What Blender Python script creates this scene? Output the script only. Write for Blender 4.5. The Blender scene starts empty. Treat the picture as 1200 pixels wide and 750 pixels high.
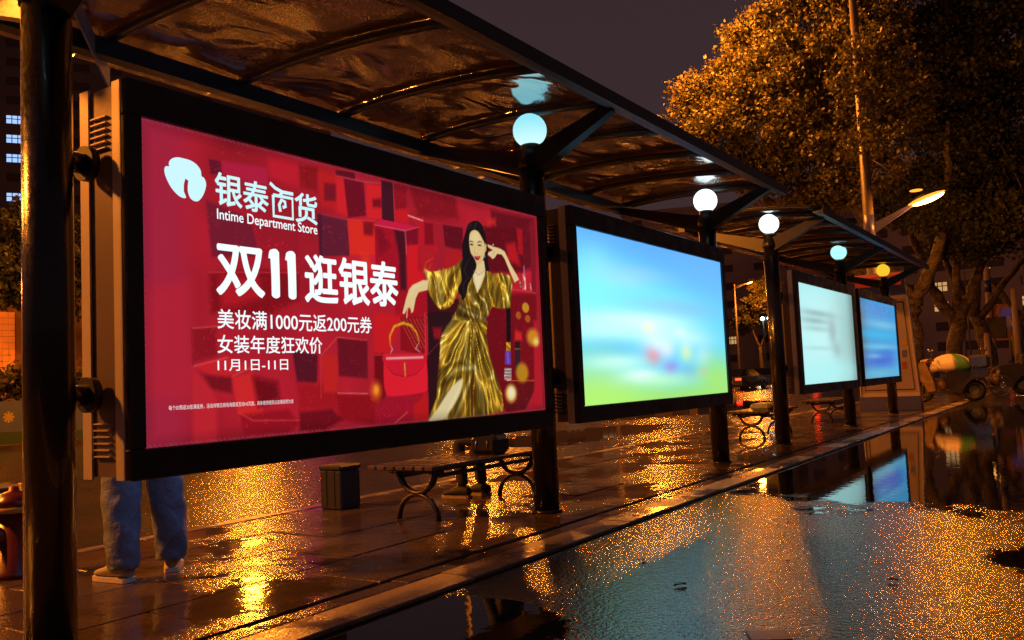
import bpy, bmesh, math, random
import numpy as np
from mathutils import Vector, Matrix, Euler, Quaternion
random.seed(7); rng = np.random.default_rng(7)
SC = bpy.context.scene
COL = SC.collection
# ------------------------------------------------------------------ camera, world, exposure
cam_d = bpy.data.cameras.new('camera'); cam = bpy.data.objects.new('camera', cam_d); COL.objects.link(cam)
cam_d.sensor_width = 36.0; cam_d.lens = 36.0*1040/1200; cam_d.clip_start = .05; cam_d.clip_end = 3000
cam.matrix_world = Matrix(((0.83477,0.07572,0.54536,0),(0.54886,-0.03452,-0.83520,0),(-0.04441,0.99653,-0.07037,1.1),(0,0,0,1)))
SC.camera = cam
w = bpy.data.worlds.new('World'); SC.world = w; w.use_nodes = True
wn = w.node_tree; wn.nodes.clear()
wo = wn.nodes.new('ShaderNodeOutputWorld'); bg = wn.nodes.new('ShaderNodeBackground')
tc = wn.nodes.new('ShaderNodeTexCoord'); sx = wn.nodes.new('ShaderNodeSeparateXYZ'); mr = wn.nodes.new('ShaderNodeMapRange')
cr = wn.nodes.new('ShaderNodeValToRGB'); wnz = wn.nodes.new('ShaderNodeTexNoise'); wnz.inputs['Scale'].default_value = 2.5
wn.links.new(tc.outputs['Generated'], sx.inputs[0]); wn.links.new(sx.outputs['Z'], mr.inputs[0])
mr.inputs[1].default_value = -.05; mr.inputs[2].default_value = .75
wn.links.new(mr.outputs[0], cr.inputs[0])
cr.color_ramp.elements[0].color = (.050, .027, .029, 1); cr.color_ramp.elements[1].color = (.031, .019, .024, 1)
wn.links.new(cr.outputs[0], bg.inputs[0]); bg.inputs[1].default_value = 1.0
wn.links.new(bg.outputs[0], wo.inputs[0])
SC.view_settings.view_transform = 'Standard'; SC.view_settings.look = 'None'
SC.view_settings.exposure = 0.0; SC.view_settings.gamma = 1.0; SC.view_settings.use_curve_mapping = False
SC.render.engine = 'CYCLES'
SC.cycles.sample_clamp_indirect = 5.0; SC.cycles.sample_clamp_direct = 60.0; SC.cycles.max_bounces = 7; SC.cycles.transparent_max_bounces = 12
SC.cycles.use_denoising = True; SC.cycles.denoising_input_passes = 'RGB_ALBEDO_NORMAL'; SC.cycles.denoising_prefilter = 'NONE'

SODIUM = (1.0, .265, .022)

# ------------------------------------------------------------------ materials
def lin(c):
    return tuple((x/255/12.92 if x/255 <= .04045 else ((x/255+.055)/1.055)**2.4) for x in c[:3]) + (1,)
MATS = {}
def mat(name, col=(.5,.5,.5), rough=.5, metal=0, noise=None, bump=None, spec=.5, coat=0, emit=None, estr=1, var=0, rvar=None):
    """principled with object-space noise: noise=(scale, amount, colour2), bump=(scale, distance), rvar=(scale, lo, hi)"""
    if name in MATS: return MATS[name]
    m = bpy.data.materials.new(name); m.use_nodes = True; nt = m.node_tree; N = nt.nodes; L = nt.links
    p = N['Principled BSDF']; p.inputs['Base Color'].default_value = (*col, 1); p.inputs['Roughness'].default_value = rough
    p.inputs['Metallic'].default_value = metal; p.inputs['Specular IOR Level'].default_value = spec
    p.inputs['Coat Weight'].default_value = coat; p.inputs['Coat Roughness'].default_value = .08
    t = N.new('ShaderNodeTexCoord')
    src = None
    if noise:
        n = N.new('ShaderNodeTexNoise'); n.inputs['Scale'].default_value = noise[0]; n.inputs['Detail'].default_value = 6
        L.new(t.outputs['Object'], n.inputs['Vector'])
        r = N.new('ShaderNodeMapRange'); r.inputs[1].default_value = .35; r.inputs[2].default_value = .68; L.new(n.outputs['Fac'], r.inputs[0])
        r.inputs[4].default_value = noise[1]
        mx = N.new('ShaderNodeMix'); mx.data_type = 'RGBA'; L.new(r.outputs[0], mx.inputs['Factor'])
        mx.inputs[6].default_value = (*col, 1); mx.inputs[7].default_value = (*noise[2], 1); src = mx.outputs[2]
    if var:
        oi = N.new('ShaderNodeObjectInfo'); r2 = N.new('ShaderNodeMapRange'); L.new(oi.outputs['Random'], r2.inputs[0])
        r2.inputs[3].default_value = 1-var; r2.inputs[4].default_value = 1+var
        hv = N.new('ShaderNodeHueSaturation'); L.new(r2.outputs[0], hv.inputs['Value'])
        if src: L.new(src, hv.inputs['Color'])
        else: hv.inputs['Color'].default_value = (*col, 1)
        src = hv.outputs[0]
    if src: L.new(src, p.inputs['Base Color'])
    if rvar:
        n3 = N.new('ShaderNodeTexNoise'); n3.inputs['Scale'].default_value = rvar[0]; n3.inputs['Detail'].default_value = 4; L.new(t.outputs['Object'], n3.inputs['Vector'])
        r3 = N.new('ShaderNodeMapRange'); r3.inputs[1].default_value = .38; r3.inputs[2].default_value = .62; r3.inputs[3].default_value = rvar[1]; r3.inputs[4].default_value = rvar[2]
        L.new(n3.outputs['Fac'], r3.inputs[0]); L.new(r3.outputs[0], p.inputs['Roughness'])
    if bump:
        n2 = N.new('ShaderNodeTexNoise'); n2.inputs['Scale'].default_value = bump[0]; n2.inputs['Detail'].default_value = 4; L.new(t.outputs['Object'], n2.inputs['Vector'])
        b = N.new('ShaderNodeBump'); b.inputs['Distance'].default_value = bump[1]; b.inputs['Strength'].default_value = 1
        L.new(n2.outputs['Fac'], b.inputs['Height']); L.new(b.outputs[0], p.inputs['Normal'])
    if emit:
        p.inputs['Emission Color'].default_value = (*emit, 1); p.inputs['Emission Strength'].default_value = estr
    MATS[name] = m; return m
def emat(name, col, s):
    if name in MATS: return MATS[name]
    m = bpy.data.materials.new(name); m.use_nodes = True; nt = m.node_tree; nt.nodes.clear()
    o = nt.nodes.new('ShaderNodeOutputMaterial'); e = nt.nodes.new('ShaderNodeEmission'); e.inputs[0].default_value = (*col, 1); e.inputs[1].default_value = s
    nt.links.new(e.outputs[0], o.inputs[0]); MATS[name] = m; return m
def globe_mat(name, lo, hi, s, zc):
    m = bpy.data.materials.new(name); m.use_nodes = True; g = NG(m); g.N.remove(g.N['Principled BSDF']); o = g.N['Material Output']
    geo = g.n('ShaderNodeNewGeometry'); sp = g.n('ShaderNodeSeparateXYZ'); g.L.new(geo.outputs['Position'], sp.inputs[0])
    e = g.n('ShaderNodeEmission'); c = g.mixc(g.rng(sp.outputs['Z'], zc-.15, zc+.10, 0, 1, True), (*lo,1), (*hi,1)); g.L.new(c, e.inputs[0]); e.inputs[1].default_value = s
    g.L.new(e.outputs[0], o.inputs[0]); return m
def print_mat(name, strength):
    """backlit print: colours come from the mesh's own 'print' colour layer, through a thin glossy skin"""
    m = bpy.data.materials.new(name); m.use_nodes = True; nt = m.node_tree; p = nt.nodes['Principled BSDF']
    a = nt.nodes.new('ShaderNodeVertexColor'); a.layer_name = 'print'
    p.inputs['Base Color'].default_value = (.04,.04,.04,1); p.inputs['Roughness'].default_value = .25
    nt.links.new(a.outputs[0], p.inputs['Emission Color']); p.inputs['Emission Strength'].default_value = strength
    return m

class NG:
    """tiny node helper"""
    def __init__(s, m): s.m = m; s.nt = m.node_tree; s.N = s.nt.nodes; s.L = s.nt.links
    def n(s, t, **kw):
        x = s.N.new(t)
        for k, v in kw.items(): setattr(x, k, v)
        return x
    def val(s, sock, v):
        if hasattr(v, 'links') or isinstance(v, bpy.types.NodeSocket): s.L.new(v, sock)
        else: sock.default_value = v
    def math(s, op, a, b=0., c=None, clamp=False):
        x = s.n('ShaderNodeMath', operation=op, use_clamp=clamp); s.val(x.inputs[0], a); s.val(x.inputs[1], b)
        if c is not None: s.val(x.inputs[2], c)
        return x.outputs[0]
    def noise(s, vec, scale, detail=4, rough=.5, dist=0):
        x = s.n('ShaderNodeTexNoise'); s.L.new(vec, x.inputs['Vector']); x.inputs['Scale'].default_value = scale; x.inputs['Detail'].default_value = detail
        x.inputs['Roughness'].default_value = rough; x.inputs['Distortion'].default_value = dist; return x.outputs['Fac']
    def rng(s, v, a, b, c=0., d=1., smooth=False):
        x = s.n('ShaderNodeMapRange'); s.val(x.inputs[0], v); x.inputs[1].default_value = a; x.inputs[2].default_value = b
        s.val(x.inputs[3], c); s.val(x.inputs[4], d)
        if smooth: x.interpolation_type = 'SMOOTHSTEP'
        return x.outputs[0]
    def mixc(s, f, a, b):
        x = s.n('ShaderNodeMix', data_type='RGBA'); s.val(x.inputs['Factor'], f); s.val(x.inputs[6], a); s.val(x.inputs[7], b); return x.outputs[2]

def asphalt(name, puddles, base=(.015,.0135,.013), grain=46, gdist=.0044, rough=.16, extra=.60, film=0.):
    m = bpy.data.materials.new(name); m.use_nodes = True; g = NG(m); p = g.N['Principled BSDF']
    tcn = g.n('ShaderNodeTexCoord'); vec = tcn.outputs['Object']
    sep = g.n('ShaderNodeSeparateXYZ'); g.L.new(vec, sep.inputs[0]); X, Y = sep.outputs['X'], sep.outputs['Y']
    wob = g.math('SUBTRACT', g.noise(vec, 1.9, 6, .62), .5)
    wob2 = g.math('SUBTRACT', g.noise(vec, .45, 2), .5)
    field = None
    for (cx, cy, rx, ry, k) in puddles:           # standing water: ellipses with a wandering edge
        dx = g.math('DIVIDE', g.math('SUBTRACT', X, cx), rx); dy = g.math('DIVIDE', g.math('SUBTRACT', Y, cy), ry)
        d = g.math('SQRT', g.math('ADD', g.math('MULTIPLY', dx, dx), g.math('MULTIPLY', dy, dy)))
        v = g.math('MULTIPLY', g.math('SUBTRACT', 1., d), k)
        field = v if field is None else g.math('MAXIMUM', field, v)
    low = g.math('MULTIPLY', g.math('SUBTRACT', g.noise(vec, .6, 3), extra), 3.0)
    field = low if field is None else g.math('MAXIMUM', field, low)
    field = g.math('ADD', field, g.math('MULTIPLY', wob, .78)); field = g.math('ADD', field, g.math('MULTIPLY', wob2, .25))
    gr = g.n('ShaderNodeTexVoronoi', feature='F1'); g.L.new(vec, gr.inputs['Vector']); gr.inputs['Scale'].default_value = grain
    gh = g.math('SUBTRACT', 1., gr.outputs['Distance'])
    h = g.math('ADD', g.math('MULTIPLY', gh, .55), g.math('MULTIPLY', g.noise(vec, grain*2.2, 2), .5))
    field = g.math('SUBTRACT', field, g.math('MULTIPLY', g.math('SUBTRACT', h, .6), .10))
    wet = g.rng(field, -.02, .06, 0, 1, True)
    dry = g.rng(field, -.6, .0, 0, 1)
    bp = g.n('ShaderNodeBump'); bp.inputs['Strength'].default_value = 1.
    g.L.new(g.math('MULTIPLY', g.math('MULTIPLY', h, gdist), g.rng(wet, 0, 1, 1, .0)), bp.inputs['Height']); bp.inputs['Distance'].default_value = 1.
    rip = g.n('ShaderNodeBump'); rip.inputs['Strength'].default_value = 1.; rip.inputs['Distance'].default_value = 1
    g.L.new(g.math('MULTIPLY', g.noise(vec, 9, 2, .5), .0006), rip.inputs['Height']); g.L.new(bp.outputs[0], rip.inputs['Normal'])
    g.L.new(rip.outputs[0], p.inputs['Normal'])
    tone = g.rng(g.noise(vec, .8, 5), .3, .7, .6, 1.5)
    stone = g.n('ShaderNodeHueSaturation'); stone.inputs['Color'].default_value = (*base, 1); g.L.new(g.math('MULTIPLY', tone, g.rng(gr.outputs['Color'], 0, 1, .6, 1.6)), stone.inputs['Value'])
    g.L.new(g.mixc(wet, stone.outputs[0], (.004,.0035,.003,1)), p.inputs['Base Color'])
    g.L.new(g.rng(wet, 0, 1, rough, .025), p.inputs['Roughness'])
    p.inputs['Specular IOR Level'].default_value = 1.0
    return m

# ------------------------------------------------------------------ mesh building
class MB:
    def __init__(s): s.v = []; s.f = []; s.s = []
    def add(s, vs, fs, smooth=False, M=None):
        b = len(s.v)
        s.v += [tuple(M @ Vector(v)) if M else tuple(v) for v in vs]
        s.f += [tuple(i+b for i in f) for f in fs]; s.s += [smooth]*len(fs); return s
    def box(s, x0, x1, y0, y1, z0, z1, M=None, bev=0):
        if bev:
            bm = bmesh.new(); bmesh.ops.create_cube(bm, size=1)
            for v in bm.verts: v.co = Vector(((x0+x1)/2+v.co.x*(x1-x0), (y0+y1)/2+v.co.y*(y1-y0), (z0+z1)/2+v.co.z*(z1-z0)))
            bmesh.ops.bevel(bm, geom=bm.edges[:], offset=bev, segments=1, affect='EDGES', clamp_overlap=True)
            bm.verts.index_update(); s.add([v.co[:] for v in bm.verts], [[v.index for v in f.verts] for f in bm.faces], False, M); bm.free(); return s
        vs = [(x,y,z) for x in (x0,x1) for y in (y0,y1) for z in (z0,z1)]
        return s.add(vs, [(0,1,3,2),(4,6,7,5),(0,4,5,1),(2,3,7,6),(0,2,6,4),(1,5,7,3)], False, M)
    def loft(s, rings, closed_ring=True, cap=True, smooth=True, M=None):
        n = len(rings[0]); vs = [p for r in rings for p in r]; fs = []
        for i in range(len(rings)-1):
            for j in range(n if closed_ring else n-1):
                k = (j+1) % n; fs.append((i*n+j, i*n+k, (i+1)*n+k, (i+1)*n+j))
        s.add(vs, fs, smooth, M)
        if cap and closed_ring:
            b = len(s.v)-len(vs); s.f.append(tuple(range(b+n-1, b-1, -1))); s.s.append(False)
            e = b+(len(rings)-1)*n; s.f.append(tuple(range(e, e+n))); s.s.append(False)
        return s
    def tube(s, path, r, n=10, cap=True, flat=1., smooth=True, M=None):
        P = [Vector(p) for p in path]; rs = r if isinstance(r, (list, tuple)) else [r]*len(P); rings = []; up = None
        for i, p in enumerate(P):
            d = (P[min(i+1, len(P)-1)]-P[max(i-1, 0)]).normalized()
            if up is None:
                a = Vector((0,0,1)) if abs(d.z) < .9 else Vector((1,0,0)); u = (a-d*a.dot(d)).normalized()
            else: u = (up-d*up.dot(d)).normalized()
            up = u; q = d.cross(u)
            rings.append([tuple(p+u*(rs[i]*math.cos(2*math.pi*k/n))+q*(rs[i]*flat*math.sin(2*math.pi*k/n))) for k in range(n)])
        return s.loft(rings, True, cap, smooth, M)
    def lathe(s, prof, c=(0,0,0), n=20, M=None):
        rings = [[(c[0]+r*math.cos(2*math.pi*k/n), c[1]+r*math.sin(2*math.pi*k/n), c[2]+z) for k in range(n)] for r, z in prof]
        return s.loft(rings, True, True, True, M)
    def sphere(s, c, r, n=18, m=10, sc=(1,1,1), M=None):
        rings = []
        for i in range(m+1):
            a = math.pi*(i/m); rr = max(math.sin(a), .002)
            rings.append([(c[0]+sc[0]*r*rr*math.cos(2*math.pi*k/n), c[1]+sc[1]*r*rr*math.sin(2*math.pi*k/n), c[2]-sc[2]*r*math.cos(a)) for k in range(n)])
        return s.loft(rings, True, False, True, M)
    def prism(s, poly, ax, a, b, M=None):
        """outline poly in the two remaining axes, pushed from a to b along axis ax"""
        def P(u, v, t): return {0:(t,u,v), 1:(u,t,v), 2:(u,v,t)}[ax]
        n = len(poly); vs = [P(u,v,a) for u,v in poly]+[P(u,v,b) for u,v in poly]
        fs = [tuple(range(n-1,-1,-1)), tuple(range(n,2*n))]+[(i,(i+1)%n,n+(i+1)%n,n+i) for i in range(n)]
        return s.add(vs, fs, False, M)
    def build(s, name, m, parent=None, **props):
        me = bpy.data.meshes.new(name); me.from_pydata(s.v, [], s.f); me.polygons.foreach_set('use_smooth', s.s)
        bm = bmesh.new(); bm.from_mesh(me); bmesh.ops.recalc_face_normals(bm, faces=bm.faces); bm.to_mesh(me); bm.free()
        me.materials.append(m); me.update()
        return link(name, me, parent, **props)
def link(name, data, parent=None, loc=None, **props):
    o = bpy.data.objects.new(name, data); COL.objects.link(o)
    if parent: o.parent = parent
    if loc: o.location = loc
    for k, v in props.items(): o[k] = v
    return o
def fast_mesh(name, V, F, m, parent=None, smooth=False, **props):
    V = np.asarray(V, np.float32); F = np.asarray(F, np.int32); k = F.shape[1]
    me = bpy.data.meshes.new(name); me.vertices.add(len(V)); me.vertices.foreach_set('co', V.ravel())
    me.loops.add(F.size); me.loops.foreach_set('vertex_index', F.ravel())
    me.polygons.add(len(F)); me.polygons.foreach_set('loop_start', np.arange(0, F.size, k, dtype=np.int32))
    me.polygons.foreach_set('use_smooth', np.full(len(F), smooth)); me.update(calc_edges=True); me.validate()
    me.materials.append(m); return link(name, me, parent, **props)
def thing(name, label, cat, loc=(0,0,0), rz=0, group=None):
    o = bpy.data.objects.new(name, None); COL.objects.link(o); o.location = loc; o.rotation_euler = (0,0,rz)
    o.empty_display_size = .1; o['label'] = label; o['category'] = cat
    if group: o['group'] = group
    return o
def tag(o, label, cat, group=None):
    o['label'] = label; o['category'] = cat
    if group: o['group'] = group
    return o
def struct(o): o['kind'] = 'structure'; return o
def copy_tree(o, parent=None, loc=None, label=None):
    c = o.copy(); COL.objects.link(c)
    if parent: c.parent = parent
    if loc: c.location = loc
    if label: c['label'] = label
    for ch in o.children: copy_tree(ch, c)
    return c
def lamp(name, loc, power, radius, col=SODIUM, parent=None, spot=None, rot=None):
    d = bpy.data.lights.new(name, 'SPOT' if spot else 'POINT'); d.energy = power; d.color = col; d.shadow_soft_size = radius
    if spot: d.spot_size = math.radians(spot); d.spot_blend = .6
    o = bpy.data.objects.new(name, d); COL.objects.link(o); o.location = loc
    if rot: o.rotation_euler = rot
    if parent: o.parent = parent
    return o

# ------------------------------------------------------------------ shared materials
BLACK = mat('black_gloss_paint', (.012,.012,.014), .22, bump=(140,.0012), coat=.6, rvar=(40,.16,.26))
BLACKROOF = mat('black_roof_steel', (.012,.012,.013), .35, bump=(40,.0006))
ALU = mat('brushed_aluminium', (.58,.52,.54), .42, .2, noise=(3,.5,(.50,.44,.46)), bump=(24,.0003))
ALUD = mat('bronze_aluminium_frame', (.060,.052,.050), .36, .55, noise=(4,.5,(.045,.038,.036)), rvar=(6,.28,.5))
CASE = mat('grey_purple_casing', (.16,.12,.14), .42, .2, noise=(3,.5,(.12,.09,.10)), bump=(30,.0004))
DGREY = mat('dark_grey_plastic', (.020,.020,.023), .45, bump=(60,.0006))
GREY = mat('grey_rubber_gasket', (.10,.10,.11), .4)
RUBBER = mat('tyre_rubber', (.012,.012,.012), .6)
CHROME = mat('chrome', (.6,.6,.6), .12, 1.0)
# ------------------------------------------------------------------ ground
def sheet(name, x0, x1, y0, y1, z, m):
    me = bpy.data.meshes.new(name); me.from_pydata([(x0,y0,z),(x1,y0,z),(x1,y1,z),(x0,y1,z)], [], [(0,1,2,3)]); me.materials.append(m)
    return struct(link(name, me))
PUD = [(-1.3, 13.5, 2.9, 6.3, 1.5), (-1.0, 21., 2.0, 5.0, 1.2), (-2.60, 3.22, .62, .66, 1.0), (-.1, 5.75, .5, .55, .7)]
ASPH = asphalt('wet_asphalt', PUD, extra=.74)
sheet('bike_path', -2.98, 14, -12, 400, 0, ASPH)
ROADM = asphalt('wet_road_asphalt', [(-12,30,3,7,.7),(-9.5,17,1.4,4,.6)], base=(.03,.024,.02), grain=36, gdist=.0055, rough=.17, extra=.72)
sheet('road', -24.2, -6.33, -20, 400, -.10, ROADM)
sheet('ground', -900, 900, -200, 1600, -.16, mat('far_ground', (.035,.03,.028), .3, noise=(.2,.6,(.02,.018,.016)), bump=(4,.01)))

def stone_mat(name, col, col2, lo, hi):
    m = bpy.data.materials.new(name); m.use_nodes = True; g = NG(m); p = g.N['Principled BSDF']
    geo = g.n('ShaderNodeNewGeometry'); vec = geo.outputs['Position']
    oi = g.n('ShaderNodeObjectInfo')
    t = g.rng(g.noise(vec, 2.2, 6, .6), .32, .68, 0, 1)
    c = g.mixc(t, (*col,1), (*col2,1)); hv = g.n('ShaderNodeHueSaturation'); g.L.new(c, hv.inputs['Color'])
    fine = g.noise(vec, 75, 2)
    g.L.new(g.math('MULTIPLY', g.rng(oi.outputs['Random'], 0, 1, .75, 1.25), g.rng(fine, .3, .7, .7, 1.3)), hv.inputs['Value'])
    g.L.new(hv.outputs[0], p.inputs['Base Color'])
    wetn = g.noise(vec, 1.1, 5, .6); wet = g.rng(wetn, .47, .56, 0, 1, True)
    g.L.new(g.rng(wet, 0, 1, hi, lo), p.inputs['Roughness'])
    b = g.n('ShaderNodeBump'); b.inputs['Distance'].default_value = 1.; b.inputs['Strength'].default_value = 1
    hgt = g.math('ADD', g.math('MULTIPLY', g.math('MULTIPLY', fine, .0028), g.rng(wet, 0, 1, 1, .12)), g.math('MULTIPLY', g.noise(vec, 7, 3), .0022))
    g.L.new(hgt, b.inputs['Height']); g.L.new(b.outputs[0], p.inputs['Normal'])
    return m
SLAB = stone_mat('wet_granite_slab', (.085,.062,.048), (.045,.034,.028), .06, .17)
KERB = stone_mat('wet_kerb_granite', (.24,.19,.15), (.17,.13,.105), .16, .32)
# pavement bed, then slabs, strips and kerb stones laid one by one
walk = MB().box(-6.33, -2.99, -6, 200, -.2, .004).build('pavement', mat('dark_wet_mortar', (.02,.017,.015), .2, bump=(60,.002))); struct(walk)
def slab_mesh(w, l, h=.03, bev=.006):
    mb = MB().box(-w/2, w/2, -l/2, l/2, -h, 0, bev=bev); me = bpy.data.meshes.new('slab'); me.from_pydata(mb.v, [], mb.f); me.materials.append(SLAB); return me
SW = .68; SL = 1.0
sm = slab_mesh(SW-.010, SL-.010); km = slab_mesh(.255, .992, .06); km.materials[0] = KERB; km.name = 'kerb_stone'
stm = slab_mesh(.135, .49); stm.name = 'edging_stone'; bk = slab_mesh(.14, .992, .05); bk.materials[0] = KERB
for r in range(4):
    xc = -3.44 - SW/2 - r*SW
    for i in range(34):
        y = -.7 + i*SL + (r % 2)*.5
        link('slab', sm, walk, (xc, y, .022+random.uniform(-.0025,.0025))).rotation_euler = (random.uniform(-.0035,.0035), random.uniform(-.003,.003), random.uniform(-.002,.002))
for i in range(40):
    link('kerb_stone', km, walk, (-3.125, -.4+i, .024+random.uniform(-.002,.002))).rotation_euler = (random.uniform(-.002,.002), random.uniform(-.004,.004), random.uniform(-.003,.003))
for i in range(64):
    link('edging_stone', stm, walk, (-3.345+random.uniform(-.003,.003), .1+i*.5, .016+random.uniform(-.003,.002))).rotation_euler = (random.uniform(-.006,.006), random.uniform(-.01,.01), random.uniform(-.006,.006))
for i in range(36):
    link('kerb_stone', bk, walk, (-6.25, -.3+i, .026)).rotation_euler = (0, 0, random.uniform(-.002,.002))
# far part of the pavement, too small to show its joints
sheet('far_pavement', -6.2, -3.27, 33.3, 200, .016, SLAB)
struct(MB().box(-3.25, -3.0, 39.2, 200, .0, .024).build('far_kerb', KERB))
struct(MB().box(-27, -24.2, -20, 200, -.2, .03).build('far_side_pavement', SLAB))
# soaked edge of the kerb foot: shallow gutter line is part of the path material

# ------------------------------------------------------------------ bus shelters
def beam(mb, a, b, w, h, M=None):
    """square bar from a to b; w across, h tall (may taper: tuples)"""
    a = Vector(a); b = Vector(b); d = (b-a).normalized(); side = d.cross(Vector((0,0,1))).normalized()
    if abs(d.z) > .98: side = Vector((1,0,0))
    up = side.cross(d)
    ws = w if isinstance(w, tuple) else (w,w); hs = h if isinstance(h, tuple) else (h,h)
    rings = [[tuple(p+side*(sx_*ww/2)+up*(sz*hh/2)) for sx_, sz in ((-1,-1),(1,-1),(1,1),(-1,1))] for p, ww, hh in ((a,ws[0],hs[0]),(b,ws[1],hs[1]))]
    return mb.loft(rings, True, True, False, M)
def roof_profile(n=15, x0=-5.46, x1=-3.02):
    pts = []
    for i in range(n):
        x = x0+(x1-x0)*i/(n-1)
        t = (x+4.25)/1.2
        pts.append((x, 3.445-.085*t*t-.012*t))
    return pts
def roofmat():
    m = bpy.data.materials.new('smoked_wet_roof_sheet'); m.use_nodes = True; g = NG(m); g.N.remove(g.N['Principled BSDF']); out = g.N['Material Output']
    geo = g.n('ShaderNodeNewGeometry'); vec = geo.outputs['Position']
    mp = g.n('ShaderNodeMapping'); g.L.new(vec, mp.inputs[0]); mp.inputs['Scale'].default_value = (1.4, .8, 1)
    wavy = g.noise(mp.outputs[0], 1.5, 2, .45, .6)
    drops = g.n('ShaderNodeTexVoronoi'); g.L.new(vec, drops.inputs['Vector']); drops.inputs['Scale'].default_value = 60
    dropmask = g.rng(g.noise(vec, 1.2, 4), .46, .60, 0, 1)
    dh = g.math('MULTIPLY', g.math('MULTIPLY', g.rng(drops.outputs['Distance'], .1, .5, 1, 0, True), .0022), dropmask)
    b = g.n('ShaderNodeBump'); b.inputs['Distance'].default_value = 1; b.inputs['Strength'].default_value = 1
    g.L.new(g.math('ADD', g.math('MULTIPLY', wavy, .085), dh), b.inputs['Height'])
    gl = g.n('ShaderNodeBsdfGlossy'); gl.inputs['Roughness'].default_value = .11; gl.inputs['Color'].default_value = (.85,.85,.85,1); g.L.new(b.outputs[0], gl.inputs['Normal'])
    tl = g.n('ShaderNodeBsdfTranslucent'); g.L.new(b.outputs[0], tl.inputs['Normal'])
    streak = g.rng(g.noise(vec, 3.4, 8, .68), .35, .7, .35, 1.25)
    hv = g.n('ShaderNodeHueSaturation'); hv.inputs['Color'].default_value = (.33,.205,.115,1); g.L.new(streak, hv.inputs['Value']); g.L.new(hv.outputs[0], tl.inputs['Color'])
    df = g.n('ShaderNodeBsdfDiffuse'); df.inputs['Color'].default_value = (.05,.035,.025,1)
    tr = g.n('ShaderNodeBsdfTransparent'); tr.inputs['Color'].default_value = (.40,.30,.24,1)
    a1 = g.n('ShaderNodeMixShader'); a1.inputs[0].default_value = .35; g.L.new(tl.outputs[0], a1.inputs[1]); g.L.new(df.outputs[0], a1.inputs[2])
    a2 = g.n('ShaderNodeMixShader'); a2.inputs[0].default_value = .30; g.L.new(a1.outputs[0], a2.inputs[1]); g.L.new(tr.outputs[0], a2.inputs[2])
    fr = g.n('ShaderNodeFresnel'); fr.inputs['IOR'].default_value = 1.6; g.L.new(b.outputs[0], fr.inputs['Normal'])
    a3 = g.n('ShaderNodeMixShader'); g.L.new(g.math('MULTIPLY', fr.outputs[0], .62, clamp=True), a3.inputs[0]); g.L.new(a2.outputs[0], a3.inputs[1]); g.L.new(gl.outputs[0], a3.inputs[2])
    g.L.new(a3.outputs[0], out.inputs[0]); return m
ROOF = roofmat()
PX = -3.88                                     # line of the posts
def shelter(label, posts, ya, yb, ribs, globes):
    T = thing('bus_shelter', label, 'bus shelter', (PX, posts[0], 0), 0, 'bus shelters in a row along the kerb')
    O = Matrix.Translation((-PX, -posts[0], 0))
    prof = roof_profile()
    for i, y in enumerate(posts):
        MB().lathe([(.128,.0),(.128,.02),(.11,.028)], (PX,y,.02), 24, O).lathe([(.106,.03),(.106,2.93)], (PX,y,.0), 28, O).build('post', BLACK, T)
        mb = MB(); beam(mb, (PX-.02,y,2.92), (-3.10,y,3.275), (.15,.08), (.20,.085), O); mb.build('arm', BLACKROOF, T)
        mb = MB(); beam(mb, (PX+.02,y,2.92), (-5.05,y,3.28), (.15,.09), (.20,.09), O); mb.build('arm', BLACKROOF, T)
        MB().lathe([(.115,2.90),(.12,2.95),(.10,3.04),(.075,3.07),(.085,3.105),(.06,3.12)], (PX,y,0), 20, O).build('collar', BLACKROOF, T)
        gm, zc = globes[i]
        gb = MB(); rr = .145; n = 28; rings = []
        for k in range(15):
            a = math.pi*(.17+.83*k/14); rings.append([(PX+rr*max(math.sin(a),.002)*math.cos(2*math.pi*q/n), y+rr*max(math.sin(a),.002)*math.sin(2*math.pi*q/n), zc-rr*math.cos(a)) for q in range(n)])
        gb.loft(rings, True, False, True, O); gb.build('globe_lamp', gm, T)
    # ribs follow the curve under the sheet
    rp = [(x, z-.045) for x, z in roof_profile(13, -5.05, -3.10)]
    base = MB().tube([(x-PX, 0, z) for x, z in rp], .036, 8).build('rib', BLACKROOF, T); base.location = (0, ribs[0]-posts[0], 0)
    for y in ribs[1:]:
        link('rib', base.data, T, (0, y-posts[0], 0))
    mb = MB(); beam(mb, (-5.05,ya,3.30), (-5.05,yb,3.30), .10, .115, O); mb.build('rear_beam', BLACKROOF, T)
    mb = MB(); beam(mb, (-3.00,ya,3.275), (-3.00,yb,3.275), .055, .10, O); mb.build('front_beam', BLACKROOF, T)
    mb = MB(); beam(mb, (-3.075,ya+.01,3.272), (-3.075,yb-.01,3.272), .085, .022, O); mb.build('gasket_strip', GREY, T)
    # roof sheet, one pane per bay; the rear lip overhangs the beam
    edges = [ya]+[y for y in ribs if ya+.2 < y < yb-.2]+[yb]
    for y0, y1 in zip(edges[:-1], edges[1:]):
        mb = MB(); y0 += .006; y1 -= .006
        pr = [(x-PX, z) for x, z in prof]
        top = [[(x, y0-posts[0]+(y1-y0)*q/6, z+.006*math.sin(math.pi*q/6)) for x, z in pr] for q in range(7)]
        mb.loft(top, False, False, True)
        bot = [[(x, y, z-.009) for x, y, z in r] for r in top]; mb.loft(bot, False, False, True)
        n = len(pr)
        for A_, B_ in ((0,0),(6,6)):
            mb.add(top[A_]+bot[B_], [(j, j+1, n+j+1, n+j) for j in range(n-1)])
        mb.add([r[0] for r in top]+[r[0] for r in bot], [(j,j+1,7+j+1,7+j) for j in range(6)])
        mb.build('roof_pane', ROOF, T)
    for y in (ya, yb):
        MB().tube([(x-PX, y-posts[0], z-.02) for x, z in roof_profile(13,-5.05,-3.0)], .03, 8).build('end_rail', BLACKROOF, T)
    return T
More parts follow.
